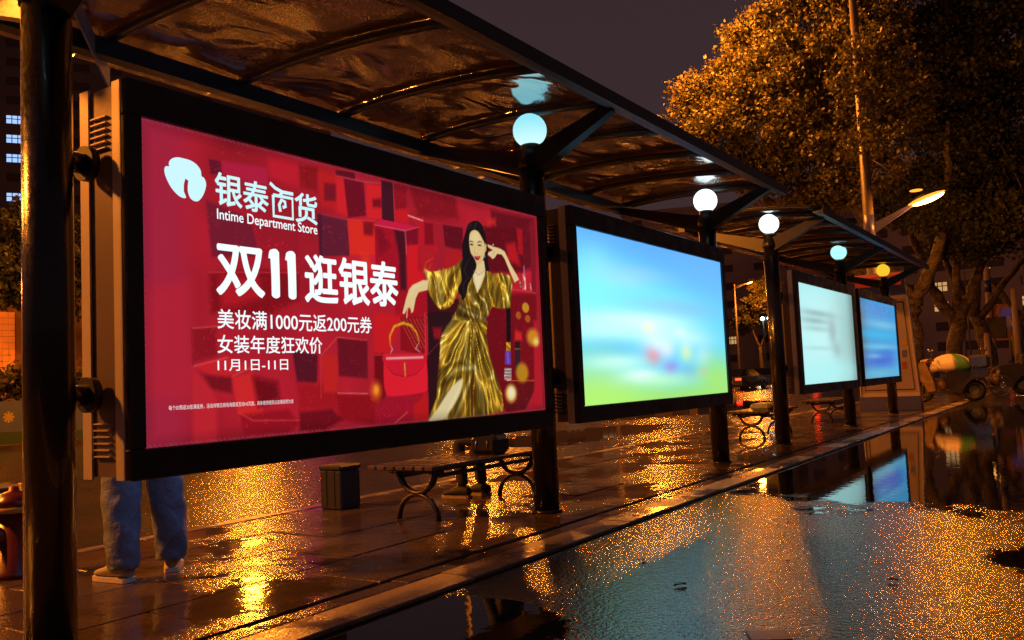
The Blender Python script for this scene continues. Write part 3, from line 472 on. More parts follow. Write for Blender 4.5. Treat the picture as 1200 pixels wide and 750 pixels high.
ART=[['p',[[-47,1677],[252,1756],[217,-170],[-71,-140]],[178,34,66],60,0,1.0],['p',[[361,1201],[640,1147],[700,950],[390,918]],[128,26,52],8,0,1.0],['p',[[383,1415],[460,1415],[464,1351],[393,1338]],[110,20,45],6,0,1.0],['p',[[460,1418],[765,1437],[762,1332],[470,1352]],[190,30,70],10,0,1.0],['p',[[767,1506],[975,1509],[986,1369],[777,1387]],[205,28,50],14,0,1.0],['p',[[990,1500],[1138,1506],[1126,1359],[1000,1371]],[150,20,30],14,0,1.0],['p',[[640,1147],[980,1162],[974,978],[713,951]],[165,24,44],10,0,1.0],['p',[[1122,1236],[1365,1236],[1374,1019],[1130,994]],[84,24,50],6,0,1.0],['p',[[1153,1509],[1278,1498],[1278,1281],[1154,1285]],[200,30,36],10,0,1.0],['p',[[1189,1420],[1275,1423],[1272,1337],[1186,1330]],[110,16,30],14,0,1.0],['p',[[375,833],[810,892],[967,869],[963,732],[728,631],[379,636]],[140,14,28],16,0,1.0],['p',[[432,810],[678,844],[712,731],[446,660]],[190,24,40],22,0,1.0],['p',[[-42,734],[254,782],[259,213],[-49,223]],[196,34,58],40,0,1.0],['p',[[265,557],[410,569],[408,426],[270,391]],[150,18,34],10,0,1.0],['p',[[262,371],[457,419],[657,371],[498,323],[422,317]],[214,34,46],8,0,1.0],['p',[[308,331],[498,316],[496,234],[339,264]],[128,16,32],10,0,1.0],['p',[[262,365],[340,304],[403,209],[398,-33],[262,-23]],[206,36,52],12,0,1.0],['p',[[498,316],[629,336],[714,85],[536,94]],[222,40,46],10,0,1.0],['p',[[629,315],[794,284],[811,196],[661,158]],[120,10,26],18,0,1.0],['p',[[905,453],[1094,432],[1082,272],[934,282]],[92,18,38],8,0,1.0],['p',[[934,274],[1243,261],[1228,121],[945,133]],[172,20,34],14,0,1.0],['p',[[1119,433],[1249,418],[1242,214],[1134,217]],[204,34,36],10,0,1.0],['p',[[1252,528],[1505,515],[1497,289],[1256,308]],[112,16,34],8,0,1.0],['p',[[1231,207],[1615,188],[1559,9],[1237,58]],[152,14,28],14,0,1.0],['p',[[536,122],[867,136],[943,58],[863,4],[569,23]],[160,16,36],12,0,1.0],['p',[[945,118],[1195,122],[1281,56],[1127,3],[942,14]],[120,12,28],12,0,1.0],['s',[[262,371],[474,415]],[238,90,90],5,5,1.0],['s',[[265,557],[427,572]],[230,80,90],5,5,1.0],['s',[[498,319],[648,371]],[236,80,80],4,5,1.0],['s',[[367,839],[967,884]],[220,60,70],4,5,1.0],['s',[[1119,425],[1252,532],[1506,518]],[240,90,90],4,5,1.0],['s',[[1242,210],[1494,198]],[250,120,120],5,5,1.0],['s',[[537,136],[623,90],[944,73]],[230,80,80],4,5,1.0],['s',[[1119,417],[1111,187]],[230,60,60],4,5,1.0],['s',[[265,557],[265,371]],[150,20,40],5,5,1.0],['p',[[1280,1519],[1441,1528],[1445,1487],[1284,1486]],[112,18,40],5,0,1.0],['p',[[1447,1520],[1673,1527],[1672,1501],[1445,1487]],[206,34,60],6,0,1.0],['p',[[1278,1474],[1346,1478],[1373,1258],[1277,1269]],[222,34,46],12,0,1.0],['p',[[1346,1478],[1523,1484],[1534,1280],[1373,1246]],[118,14,36],7,0,1.0],['p',[[1541,1478],[1678,1493],[1670,1278],[1539,1264]],[226,34,44],7,0,1.0],['p',[[1593,1390],[1675,1407],[1673,1351],[1594,1339]],[128,16,32],10,0,1.0],['p',[[1188,1414],[1274,1429],[1271,1340],[1187,1327]],[132,20,40],12,0,1.0],['p',[[1680,1525],[1792,1524],[1792,1273],[1676,1275]],[72,18,38],5,0,1.0],['p',[[1792,1524],[1923,1526],[1910,1368],[1809,1354]],[150,18,34],8,0,1.0],['p',[[1802,1353],[1944,1378],[1926,1282],[1812,1276]],[214,26,40],10,0,1.0],['p',[[1951,1535],[2452,1543],[2476,1383],[2026,1340]],[142,18,34],22,0,1.0],['p',[[1160,1236],[1367,1233],[1382,1023],[1153,1000]],[104,28,54],4,0,1.0],['p',[[1372,1233],[1607,1257],[1598,1045],[1382,1023]],[236,44,36],8,0,1.0],['p',[[1502,1241],[1600,1249],[1584,1161],[1505,1160]],[140,18,32],10,0,1.0],['p',[[1606,1231],[1890,1229],[1884,777],[1595,793]],[176,18,40],6,0,1.0],['p',[[1784,1227],[1893,1225],[1888,795],[1826,817],[1823,1068]],[78,16,34],12,0,1.0],['p',[[1611,1215],[1661,1217],[1747,1112],[1642,1050]],[140,12,34],20,0,1.0],['p',[[1606,1231],[1676,1275],[2030,1269],[1897,1230]],[216,28,74],4,0,1.0],['p',[[1900,1227],[2030,1269],[2020,1151],[1906,1137]],[134,12,40],5,0,1.0],['p',[[1904,1136],[2020,1151],[2090,879],[1898,787]],[224,26,40],10,0,1.0],['p',[[1931,1336],[2168,1328],[2232,1110],[2024,1143],[2030,1269]],[200,24,44],10,0,1.0],['p',[[2095,1314],[2182,1316],[2190,1170],[2088,1159]],[140,12,30],10,0,1.0],['p',[[2016,1128],[2189,1142],[2152,974],[2010,980]],[186,18,40],10,0,1.0],['p',[[2294,1321],[2521,1327],[2512,1158],[2310,1174]],[104,12,30],8,0,1.0],['p',[[2308,1127],[2529,1179],[2456,1000],[2301,987]],[190,26,36],16,0,1.0],['s',[[1160,1236],[1367,1233],[1607,1259]],[240,70,90],3,5,1.0],['s',[[1606,1231],[1894,1230],[1900,1076]],[255,130,160],4,5,1.0],['s',[[1278,1485],[1523,1486],[1679,1504]],[226,90,110],4,5,1.0],['s',[[1792,1524],[1795,1273]],[236,60,80],4,5,1.0],['s',[[1931,1334],[2081,1319]],[255,190,190],8,5,1.0],['s',[[2081,1319],[2521,1332]],[190,40,60],4,5,1.0],['s',[[1894,1230],[2030,1269]],[240,90,110],4,5,1.0],['s',[[1367,1233],[1382,1023]],[240,60,60],4,5,1.0],['s',[[1523,1484],[1534,1280]],[225,60,70],3,5,1.0],['p',[[2883,1502],[3476,1516],[3472,1113],[2876,1039]],[112,14,30],20,0,1.0],['p',[[2780,1367],[3305,1411],[3284,1073],[2799,1032]],[104,10,26],14,0,1.0],['p',[[2831,1429],[2938,1443],[2935,1398],[2828,1384]],[220,40,40],20,0,1.0],['p',[[3067,1269],[3192,1294],[3254,1117],[3080,1146]],[196,24,36],20,0,1.0],['p',[[3220,1412],[3305,1411],[3303,1214],[3239,1207]],[176,20,36],10,0,1.0],['p',[[3486,1506],[3470,924],[3404,920],[3419,1497]],[140,20,40],10,0,1.0],['p',[[3096,900],[3470,918],[3443,176],[3052,185]],[128,12,26],16,0,1.0],['p',[[2824,795],[3079,787],[3062,340],[2764,406]],[120,8,22],10,0,1.0],['p',[[2704,674],[3115,875],[3105,24],[2921,32],[2764,379]],[118,10,24],14,0,1.0],['p',[[2994,238],[3379,231],[3374,154],[3233,18],[2960,8]],[104,16,24],10,0,1.0],['p',[[3410,702],[3513,706],[3480,32],[3365,13]],[196,26,44],14,0,1.0],['s',[[3128,930],[3470,922]],[236,70,80],5,5,1.0],['s',[[2994,241],[3379,234]],[236,110,50],5,5,1.0],['s',[[3483,777],[3478,8]],[150,70,90],6,5,1.0],['p',[[2029,1133],[2186,1135],[2169,959],[2043,949]],[190,28,40],10,0,1.0],['p',[[1744,840],[2093,854],[2084,637],[1778,626]],[176,16,34],10,0,1.0],['p',[[2093,854],[2444,816],[2436,640],[2091,638]],[70,14,24],8,0,1.0],['p',[[2095,711],[2450,728],[2195,409],[2147,86],[2063,10]],[44,16,24],6,0,1.0],['p',[[2139,611],[2238,615],[2217,532],[2152,541]],[150,16,30],12,0,1.0],['p',[[1572,686],[1830,679],[1704,445],[1563,434]],[216,26,36],16,0,1.0],['p',[[1815,668],[2058,679],[2047,433],[1806,455]],[150,14,30],6,0,1.0],['s',[[1807,658],[1950,467]],[235,110,60],3,3,1.0],['s',[[1840,660],[1984,467]],[235,110,60],3,3,1.0],['s',[[1873,661],[2018,468]],[235,110,60],3,3,1.0],['s',[[1906,663],[2049,474]],[235,110,60],3,3,1.0],['s',[[1940,664],[2051,518]],[235,110,60],3,3,1.0],['s',[[1974,665],[2053,562]],[235,110,60],3,3,1.0],['s',[[2008,667],[2055,607]],[235,110,60],3,3,1.0],['s',[[2043,668],[2057,651]],[235,110,60],3,3,1.0],['s',[[2078,670],[2059,695]],[235,110,60],3,3,1.0],['p',[[1563,434],[1646,435],[1650,162],[1551,128]],[186,20,34],10,0,1.0],['p',[[1563,434],[1646,435],[1650,162],[1551,128]],[120,10,24],10,0,1.0],['p',[[2063,438],[2092,439],[2080,188],[2063,189]],[70,8,18],8,0,1.0],['p',[[1693,180],[2055,189],[2030,-8],[1546,-19],[1551,128]],[168,18,44],14,0,1.0],['p',[[1911,105],[1990,151],[2057,229],[2055,10],[1914,3]],[200,24,30],10,0,1.0],['s',[[1563,429],[2082,437]],[236,60,60],4,5,1.0],['s',[[2063,709],[2058,428]],[240,70,70],5,5,1.0],['s',[[2082,434],[2217,522]],[150,40,50],4,5,1.0],['s',[[1729,8],[1849,69]],[240,90,90],6,5,1.0],['s',[[3304,1121],[3304,1064]],[150,150,190],10,5,1.0],['p',[[3283,1062],[3326,1065],[3322,938],[3270,934]],[205,110,120],5,0,1.0],['s',[[3237,1001],[3244,955]],[220,200,190],8,4,1.0],['s',[[3386,989],[3394,943]],[190,150,150],14,5,1.0],['p',[[3035,859],[3094,862],[3073,528],[3015,527]],[22,10,18],4,0,1.0],['p',[[3011,527],[3069,528],[3065,459],[3007,458]],[220,150,40],4,0,1.0],['p',[[2991,461],[3065,461],[3063,356],[2981,362]],[110,60,190],6,0,1.0],['s',[[3023,447],[3027,373]],[190,180,255],4,5,1.0],['p',[[2971,336],[3066,333],[3060,244],[2966,246]],[150,120,130],5,0,1.0],['s',[[2975,327],[3061,324]],[250,230,225],4,3,1.0],['s',[[2973,303],[3060,300]],[250,230,225],4,3,1.0],['s',[[2972,280],[3058,276]],[250,230,225],4,3,1.0],['s',[[2971,256],[3057,252]],[250,230,225],4,3,1.0],['p',[[3123,483],[3198,484],[3186,298],[3112,299]],[56,30,42],5,0,1.0],['p',[[3133,541],[3197,542],[3193,484],[3129,483]],[40,20,30],5,0,1.0],['s',[[3129,477],[3197,478]],[210,160,50],6,3,1.0],['p',[[3142,622],[3226,601],[3234,543],[3127,540]],[220,40,40],14,0,1.0],['s',[[2059,960],[2094,1042],[2175,1079]],[230,70,40],7,5,1.0],['s',[[2122,965],[2141,1036]],[210,60,40],8,5,1.0],['p',[[1648,406],[1660,430],[2050,433],[2062,408],[2065,239],[2023,190],[1707,174],[1652,209],[1640,275]],[238,30,52],6,1,1.0],['p',[[1660,421],[2050,428],[2023,358],[1951,310],[1844,291],[1727,312],[1665,369]],[222,24,50],5,1,1.0],['s',[[1665,364],[1734,310],[1844,291],[1954,308],[2034,358]],[130,8,28],4,3,1.0],['s',[[1674,408],[2025,415]],[255,190,200],13,8,1.0],['s',[[1709,502],[1711,549],[1754,608],[1843,633],[1918,619],[1970,576],[1994,517]],[236,168,40],17,5,1.0],['s',[[1704,520],[1721,512]],[176,96,20],5,3,1.0],['s',[[1712,572],[1729,565]],[176,96,20],5,3,1.0],['s',[[1775,620],[1792,613]],[176,96,20],5,3,1.0],['s',[[1857,637],[1875,630]],[176,96,20],5,3,1.0],['s',[[1936,605],[1954,597]],[176,96,20],5,3,1.0],['s',[[1974,550],[1992,543]],[176,96,20],5,3,1.0],['s',[[1709,497],[1730,464],[1709,440]],[240,190,200],6,4,1.0],['s',[[1994,512],[1955,472],[2003,446]],[240,190,200],6,4,1.0],['s',[[1841,378],[1844,296]],[200,140,40],12,4,1.0],['s',[[1841,369],[1843,335]],[240,210,110],4,3,1.0],['p',[[2511,1097],[2440,1064],[2336,1024],[2236,1000],[2131,985],[2076,991],[2090,952],[2103,894],[2116,836],[2192,761],[2256,736],[2357,770],[2429,856],[2503,945]],[150,108,22],5,1,1.0],['p',[[2954,1040],[3073,1033],[3132,993],[3090,810],[3068,786],[2861,786],[2831,926],[2855,1015]],[150,108,22],5,1,1.0],['p',[[2509,1049],[2597,1036],[2632,1018],[2781,1047],[2875,1028],[2929,955],[2862,797],[2781,717],[2527,727],[2444,816],[2469,963]],[150,108,22],5,0,1.0],['p',[[2461,807],[2531,800],[2783,739],[2750,662],[2665,627],[2335,657],[2388,710]],[122,86,18],5,0,1.0],['p',[[2404,694],[2781,677],[2756,577],[2778,456],[2820,346],[2874,256],[2928,143],[2940,20],[2782,5],[2667,0],[2378,-2],[2054,-5],[2063,20],[2149,146],[2171,267],[2203,409],[2217,532],[2289,627]],[150,108,22],6,0,1.0],['s',[[2510,1081],[2402,999],[2327,850],[2240,754]],[84,54,10],20.8,26,0.8],['s',[[2439,1043],[2300,970],[2253,845],[2224,753]],[226,190,84],15.600000000000001,26,0.8],['s',[[2236,994],[2216,923],[2243,804]],[255,240,170],11.700000000000001,26,0.8],['s',[[2370,1027],[2365,934],[2292,807]],[84,54,10],15.600000000000001,26,0.8],['s',[[2170,979],[2167,899],[2209,782]],[84,54,10],15.600000000000001,26,0.8],['s',[[2107,988],[2166,879],[2224,753]],[226,190,84],10.4,26,0.8],['s',[[2084,989],[2123,925],[2121,876]],[255,240,170],9.1,26,0.8],['s',[[2472,1025],[2432,918],[2359,801]],[226,190,84],10.4,26,0.8],['s',[[2285,1009],[2300,970],[2280,887]],[226,190,84],9.1,26,0.8],['s',[[2993,1038],[3027,940],[2999,794]],[226,190,84],13.0,26,0.8],['s',[[2953,1023],[2946,912],[2901,799]],[84,54,10],13.0,26,0.8],['s',[[3072,1022],[3076,910],[3049,796]],[255,240,170],9.1,26,0.8],['s',[[2874,1006],[2889,930],[2864,841]],[226,190,84],10.4,26,0.8],['s',[[3122,992],[3075,899]],[84,54,10],9.1,26,0.8],['s',[[2837,1025],[2793,923],[2673,776]],[226,190,84],15.600000000000001,26,0.8],['s',[[2789,1031],[2756,942],[2668,851]],[84,54,10],13.0,26,0.8],['s',[[2612,995],[2572,908],[2655,786],[2707,725]],[226,190,84],15.600000000000001,26,0.8],['s',[[2577,1013],[2554,906],[2601,783]],[84,54,10],10.4,26,0.8],['s',[[2570,865],[2655,786]],[255,240,170],10.4,26,0.8],['s',[[2750,834],[2782,728]],[255,240,170],9.1,26,0.8],['s',[[2478,797],[2671,734],[2763,727]],[226,190,84],10.4,26,0.8],['s',[[2442,764],[2580,719],[2743,694]],[255,240,170],7.800000000000001,26,0.8],['s',[[2405,721],[2560,687],[2704,661]],[84,54,10],10.4,26,0.8],['s',[[2370,689],[2524,670]],[226,190,84],9.1,26,0.8],['s',[[2678,873],[2711,789],[2671,734]],[84,54,10],9.1,26,0.8],['s',[[2447,664],[2285,554],[2226,379],[2174,155]],[226,190,84],11.700000000000001,24,0.8],['s',[[2377,672],[2244,563],[2211,409]],[255,240,170],6.5,24,0.8],['s',[[2500,655],[2369,514],[2294,379],[2219,225]],[84,54,10],18.2,24,0.8],['s',[[2535,646],[2438,495],[2416,410]],[226,190,84],13.0,24,0.8],['s',[[2590,648],[2511,517],[2477,379]],[84,54,10],13.0,24,0.8],['s',[[2555,668],[2513,560],[2487,410],[2537,336]],[255,240,170],7.800000000000001,24,0.8],['s',[[2664,640],[2658,520],[2576,379]],[84,54,10],18.2,24,0.8],['s',[[2626,628],[2584,519],[2522,389]],[226,190,84],10.4,24,0.8],['s',[[2700,597],[2713,488],[2592,336]],[226,190,84],18.2,24,0.8],['s',[[2737,576],[2767,434],[2856,279],[2902,55]],[84,54,10],18.2,24,0.8],['s',[[2749,456],[2800,324],[2870,190]],[226,190,84],9.1,24,0.8],['s',[[2573,314],[2475,178],[2344,5]],[255,240,170],15.600000000000001,24,0.8],['s',[[2573,314],[2510,156],[2413,2]],[84,54,10],33.800000000000004,24,0.8],['s',[[2590,304],[2564,154],[2556,5]],[100,50,10],44.2,24,0.8],['s',[[2600,314],[2658,173],[2686,10]],[255,240,170],11.700000000000001,24,0.8],['s',[[2646,303],[2731,127],[2802,15]],[226,190,84],15.600000000000001,24,0.8],['s',[[2682,270],[2750,127]],[84,54,10],15.600000000000001,24,0.8],['s',[[2611,346],[2501,336],[2431,347]],[255,240,170],13.0,24,0.8],['s',[[2540,379],[2593,346],[2647,314]],[255,240,170],11.700000000000001,24,0.8],['s',[[2272,286],[2328,379],[2434,410]],[226,190,84],13.0,24,0.8],['s',[[2271,265],[2360,326],[2447,331]],[255,240,170],9.1,24,0.8],['s',[[2327,358],[2432,379],[2467,363]],[84,54,10],10.4,24,0.8],['s',[[2202,226],[2323,275],[2427,274]],[84,54,10],15.600000000000001,24,0.8],['s',[[2113,57],[2199,145],[2356,254]],[226,190,84],13.0,24,0.8],['s',[[2079,19],[2197,114],[2302,193]],[84,54,10],11.700000000000001,24,0.8],['s',[[2757,258],[2806,268],[2819,312]],[255,240,170],9.1,24,0.8],['s',[[2442,569],[2331,451]],[226,190,84],7.800000000000001,24,0.8],['s',[[2199,328],[2178,226]],[84,54,10],9.1,24,0.8],['s',[[2832,213],[2863,57]],[226,190,84],10.4,24,0.8],['s',[[2498,283],[2420,137],[2309,7]],[90,60,14],15.600000000000001,24,0.8],['f',[[2592,670]],2080],['p',[[2453,263],[2422,179],[2348,98],[2277,39],[2225,1],[2062,-2],[2146,66],[2232,143],[2320,213],[2408,258]],[238,220,178],8,1,1.0],['s',[[2425,232],[2350,140],[2261,50]],[255,244,214],10,9,0.8],['p',[[2112,925],[2058,922],[1949,883],[1911,851],[1879,792],[1838,694],[1860,691],[1891,735],[1920,727],[1926,699],[1945,709],[1976,798],[2008,839],[2102,860]],[244,214,164],4,0,1.0],['s',[[2088,908],[1964,865],[1908,794]],[252,234,200],10,6,0.7],['s',[[1891,735],[1878,668]],[244,214,164],8,4,1.0],['s',[[1918,746],[1913,732]],[190,140,90],4,3,1.0],['p',[[2801,1245],[2820,1241],[2887,1232],[2984,1226],[3043,1210],[3119,1116],[3197,1043],[3227,1011],[3162,984],[3105,1058],[3040,1154],[3002,1183],[2942,1183],[2901,1146],[2872,1137],[2863,1147],[2816,1164],[2826,1182],[2885,1204],[2829,1220]],[244,214,164],4,0,1.0],['s',[[3022,1197],[3088,1113],[3165,1029]],[252,234,200],9,6,0.7],['s',[[2883,1171],[2908,1196]],[196,146,100],4,3,1.0],['s',[[2883,1239],[2899,1248]],[230,230,220],7,3,1.0],['p',[[2670,1394],[2605,1371],[2567,1329],[2540,1252],[2533,1178],[2511,1102],[2481,1026],[2486,954],[2440,888],[2447,857],[2498,840],[2527,905],[2593,962],[2629,1039],[2689,1066],[2763,1056],[2784,1042],[2829,1057],[2814,1132],[2825,1220],[2786,1303],[2770,1366],[2725,1395]],[26,16,22],5,1,1.0],['p',[[2639,1093],[2766,1116],[2777,1052],[2769,1008],[2708,917],[2666,877],[2625,954],[2617,1022]],[244,214,164],4,0,1.0],['p',[[2635,1018],[2761,1029],[2666,880]],[252,234,200],10,0,1.0],['p',[[2652,1325],[2618,1311],[2598,1275],[2593,1226],[2602,1169],[2632,1118],[2664,1087],[2697,1078],[2732,1094],[2764,1136],[2783,1178],[2790,1218],[2775,1256],[2751,1283],[2718,1314],[2685,1327]],[240,206,150],5,1,1.0],['p',[[2651,1311],[2693,1321],[2725,1290],[2723,1250],[2622,1239],[2612,1272]],[250,226,180],14,1,0.8],['p',[[2792,1248],[2808,1235],[2801,1190],[2779,1177]],[226,180,120],4,0,1.0],['s',[[2599,1235],[2618,1242],[2645,1238]],[60,38,30],7,4,1.0],['s',[[2693,1240],[2723,1251],[2749,1247]],[60,38,30],7,4,1.0],['s',[[2601,1216],[2621,1220],[2641,1217]],[26,14,18],9,3,1.0],['s',[[2619,1217],[2624,1216]],[10,6,8],11,3,1.0],['s',[[2693,1218],[2718,1225],[2744,1222]],[26,14,18],9,3,1.0],['s',[[2717,1223],[2722,1222]],[10,6,8],11,3,1.0],['s',[[2660,1204],[2651,1164],[2668,1156],[2693,1163]],[205,156,100],4,5,0.8],['s',[[2678,1226],[2678,1167]],[255,238,200],4,5,0.7],['p',[[2648,1138],[2675,1138],[2722,1144],[2708,1121],[2686,1110],[2661,1116]],[176,16,40],3,1,1.0],['s',[[2660,1133],[2687,1131],[2713,1138]],[250,236,226],3,3,1.0],['s',[[2743,1154],[2715,1107],[2680,1081]],[214,168,110],6,8,0.7],['p',[[2652,1328],[2592,1289],[2580,1224],[2586,1177],[2616,1122],[2638,1073],[2523,1062],[2505,1178],[2543,1278],[2613,1369],[2680,1395],[2731,1385],[2780,1346],[2803,1294],[2796,1259],[2767,1265],[2743,1297],[2710,1323],[2677,1328]],[26,16,22],5,1,1.0],['s',[[2688,1384],[2662,1332]],[120,96,90],3,3,0.8],['s',[[2629,1371],[2586,1332]],[70,60,70],10,14,0.6],['p',[[2620,1144],[2671,1075],[2621,996],[2574,950],[2534,863],[2505,820],[2479,818],[2464,859],[2434,888],[2486,954],[2481,1026],[2511,1102],[2549,1158]],[26,16,22],5,1,1.0],['s',[[2582,1109],[2516,1029],[2550,990]],[86,70,74],8,8,0.5],['s',[[2576,992],[2502,924],[2507,851]],[90,74,70],6,6,0.5],['s',[[2636,1029],[2685,1001],[2751,1023]],[196,170,110],4,3,1.0],['s',[[2629,1034],[2690,1010],[2765,1038]],[170,140,90],3,3,1.0],['s',[[2778,1161],[2782,1139]],[230,220,200],4,3,1.0],['b',[[3302,798]],[228,170,40],[57,45],0.25,0.85],['b',[[3195,734]],[190,110,30],[42,34],0.25,0.8],['b',[[3325,713]],[196,110,30],[43,34],0.25,0.8],['b',[[3390,570]],[226,150,40],[119,89],0.5,0.95],['b',[[3433,535]],[255,236,140],[64,48],0.8,0.9],['b',[[3212,298]],[206,150,30],[109,93],0.4,0.9],['b',[[3046,146]],[255,214,110],[96,85],0.5,1],['b',[[3050,151]],[255,246,226],[63,57],0.7,1],['b',[[1568,211]],[250,110,30],[70,83],0.8,0.95],['b',[[1569,220]],[255,170,50],[35,42],0.8,0.9],['p',[[1472,1041],[1540,1037],[1560,956],[1491,939]],[250,70,20],20,0,0.5]]
def lettering(body, x, y, w, h, m, parent, depth=.0012, bold=.0, shear=0):
    """words as flat mesh on the print; fitted to w x h with lower left corner at (x, y) in the print's own metres"""
    cu = bpy.data.curves.new('words', 'FONT'); cu.body = body; cu.size = 1; cu.resolution_u = 4; cu.shear = shear
    t = bpy.data.objects.new('words', cu); COL.objects.link(t); bpy.context.view_layer.update()
    dg = bpy.context.evaluated_depsgraph_get(); me = bpy.data.meshes.new_from_object(t.evaluated_get(dg)); bpy.data.objects.remove(t)
    n = len(me.vertices); co = np.empty(n*3, np.float32); me.vertices.foreach_get('co', co); co = co.reshape(-1,3)
    lo = co.min(0); hi = co.max(0); sc = np.array([w/(hi[0]-lo[0]), h/(hi[1]-lo[1])])
    out = np.zeros((n,3), np.float32); out[:,0] = depth; out[:,1] = x+(co[:,0]-lo[0])*sc[0]; out[:,2] = y+(co[:,1]-lo[1])*sc[1]
    if bold:                                            # heavier weight: the outline pushed a little way round a circle
        F = [tuple(p.vertices) for p in me.polygons]; V = []; FF = []; rad = bold*min(h, w)*(1 if h < w*1.6 else 1)
        K = [(0,0)]+[(math.cos(a)*rad, math.sin(a)*rad) for a in np.arange(6)*math.pi/3]
        for q, (a, b) in enumerate(K):
            o2 = out.copy(); o2[:,1] += a; o2[:,2] += b; o2[:,0] += q*.00004; V += o2.tolist(); FF += [tuple(i+q*n for i in f) for f in F]
        bpy.data.meshes.remove(me); me = bpy.data.meshes.new('lettering'); me.from_pydata(V, [], FF); me.materials.append(m)
        return link('lettering', me, parent)
    me.vertices.foreach_set('co', out.ravel()); me.update(); me.materials.clear(); me.materials.append(m)
    return link('lettering', me, parent)
def stroke_letters(strokes, x, y, w, h, m, parent, wd, depth=.0014):
    """brush strokes given on a 100 x 100 square, each a polyline, laid as flat ribbons"""
    mb = MB(); k = 0
    for s_ in strokes:
        P = [Vector((x+u*w/100, y+v*h/100)) for u, v in s_]; k += 1
        L_, R_ = [], []
        for i, p in enumerate(P):
            d = (P[min(i+1,len(P)-1)]-P[max(i-1,0)]).normalized(); n = Vector((-d.y, d.x))*wd/2
            L_.append((depth+k*.00002, p.x+n.x, p.y+n.y)); R_.append((depth+k*.00002, p.x-n.x, p.y-n.y))
        m_ = len(P); mb.add(L_+R_, [(i, i+1, m_+i+1, m_+i) for i in range(m_-1)])
    me = bpy.data.meshes.new('lettering'); me.from_pydata(mb.v, [], mb.f); me.materials.append(m); return link('lettering', me, parent)

# the red advertisement
def vnoise(x, y, seed):
    r = np.random.default_rng(seed).random((64,64)); i = np.floor(x).astype(int); j = np.floor(y).astype(int); fu = x-i; fv = y-j; fu = fu*fu*(3-2*fu); fv = fv*fv*(3-2*fv)
    a = r[j%64, i%64]; b = r[j%64, (i+1)%64]; c = r[(j+1)%64, i%64]; d = r[(j+1)%64, (i+1)%64]
    return (a*(1-fu)+b*fu)*(1-fv)+(c*(1-fu)+d*fu)*fv
def satin(cv, waist, mask_from):
    """crumpled satin: narrow bright ridges fanning out from the waist, only on the gold cloth"""
    im = cv.img; gold = (im[...,0]-im[...,2] > .17) & (im[...,1] > im[...,0]*.52) & (im[...,0] < .97) & (cv.x > mask_from)
    dx = cv.x-waist[0][0]; dy = cv.y-waist[0][1]; low = dy < 0
    ang = np.arctan2(dx, -dy+60); rad = np.hypot(dx, dy)
    wr = vnoise(cv.x/130, cv.y/130, 1)*1.3
    n1 = np.where(low, vnoise(ang*11+wr+20, rad/330+wr*.4, 2), vnoise(cv.x/48+cv.y/150+wr, cv.y/170+wr, 3))
    n2 = np.where(low, vnoise(ang*26+wr*1.5+40, rad/180, 4), vnoise(cv.x/24-cv.y/70+wr, cv.y/90+9, 5))
    rg = (1-np.abs(2*n1-1))**3*.75+(1-np.abs(2*n2-1))**4*.35
    m = gold[...,None]*1.
    sh = (.55+1.05*rg)[...,None]; hi = np.clip(rg-.62, 0, 1)[...,None]
    cv.img = im*(1-m)+(im*sh+np.array([.95,.90,.62])*hi*1.1)*m
W1, H1 = 3.53, 1.54
NX, NY = 600, 270
cv = Canvas(3527, 1540, NX, NY, (198,30,52))
fx = fractal(NX, NY, 90, 3)[...,None]; cv.img *= .75+.42*fx
spots = fractal(NX, NY, 5, 9, 2)
for op in ART:
    if op[0] == 'p': cv.poly(op[1], op[2], max(op[3],4)*(2.3 if op[3] >= 8 else 1.5), op[4], op[5])
    elif op[0] == 's': cv.stroke(op[1], op[2], op[3], max(op[4],3)*1.6, op[5])
    elif op[0] == 'b': cv.blob(op[1][0], op[2], op[3][0], op[3][1], op[4], op[5])
    if op[0] == 'f': satin(cv, op[1], op[2])
# glitter in the darker cubes of the backdrop
R_ = np.random.default_rng(5)
lum = cv.img.sum(2); redness = cv.img[...,0]-cv.img[...,1]*1.5
gm = (R_.random(lum.shape) > .90) & (lum < .95) & (redness > .22) & (spots > .52)
cv.img[gm] += np.array([.20,.035,.045])
X_ = cv.x; Y_ = cv.y
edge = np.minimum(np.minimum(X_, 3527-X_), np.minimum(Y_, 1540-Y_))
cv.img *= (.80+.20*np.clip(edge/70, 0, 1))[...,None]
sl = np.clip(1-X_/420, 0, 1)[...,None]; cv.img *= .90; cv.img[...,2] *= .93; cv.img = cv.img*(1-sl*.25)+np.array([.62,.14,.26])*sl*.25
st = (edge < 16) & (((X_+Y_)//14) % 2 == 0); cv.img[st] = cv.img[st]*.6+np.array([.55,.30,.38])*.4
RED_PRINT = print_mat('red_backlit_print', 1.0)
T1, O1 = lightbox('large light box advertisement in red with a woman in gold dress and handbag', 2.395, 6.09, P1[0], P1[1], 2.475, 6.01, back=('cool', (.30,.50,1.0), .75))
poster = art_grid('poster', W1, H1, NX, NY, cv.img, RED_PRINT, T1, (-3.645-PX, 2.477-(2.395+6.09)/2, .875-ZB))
CYANW = emat('white_ink_cool', (.62,.95,1.0), 1.0); WHITE = emat('white_ink', (.86,.97,1.0), 1.1); SMALLW = emat('white_ink_small', (.95,.85,.85), .9)
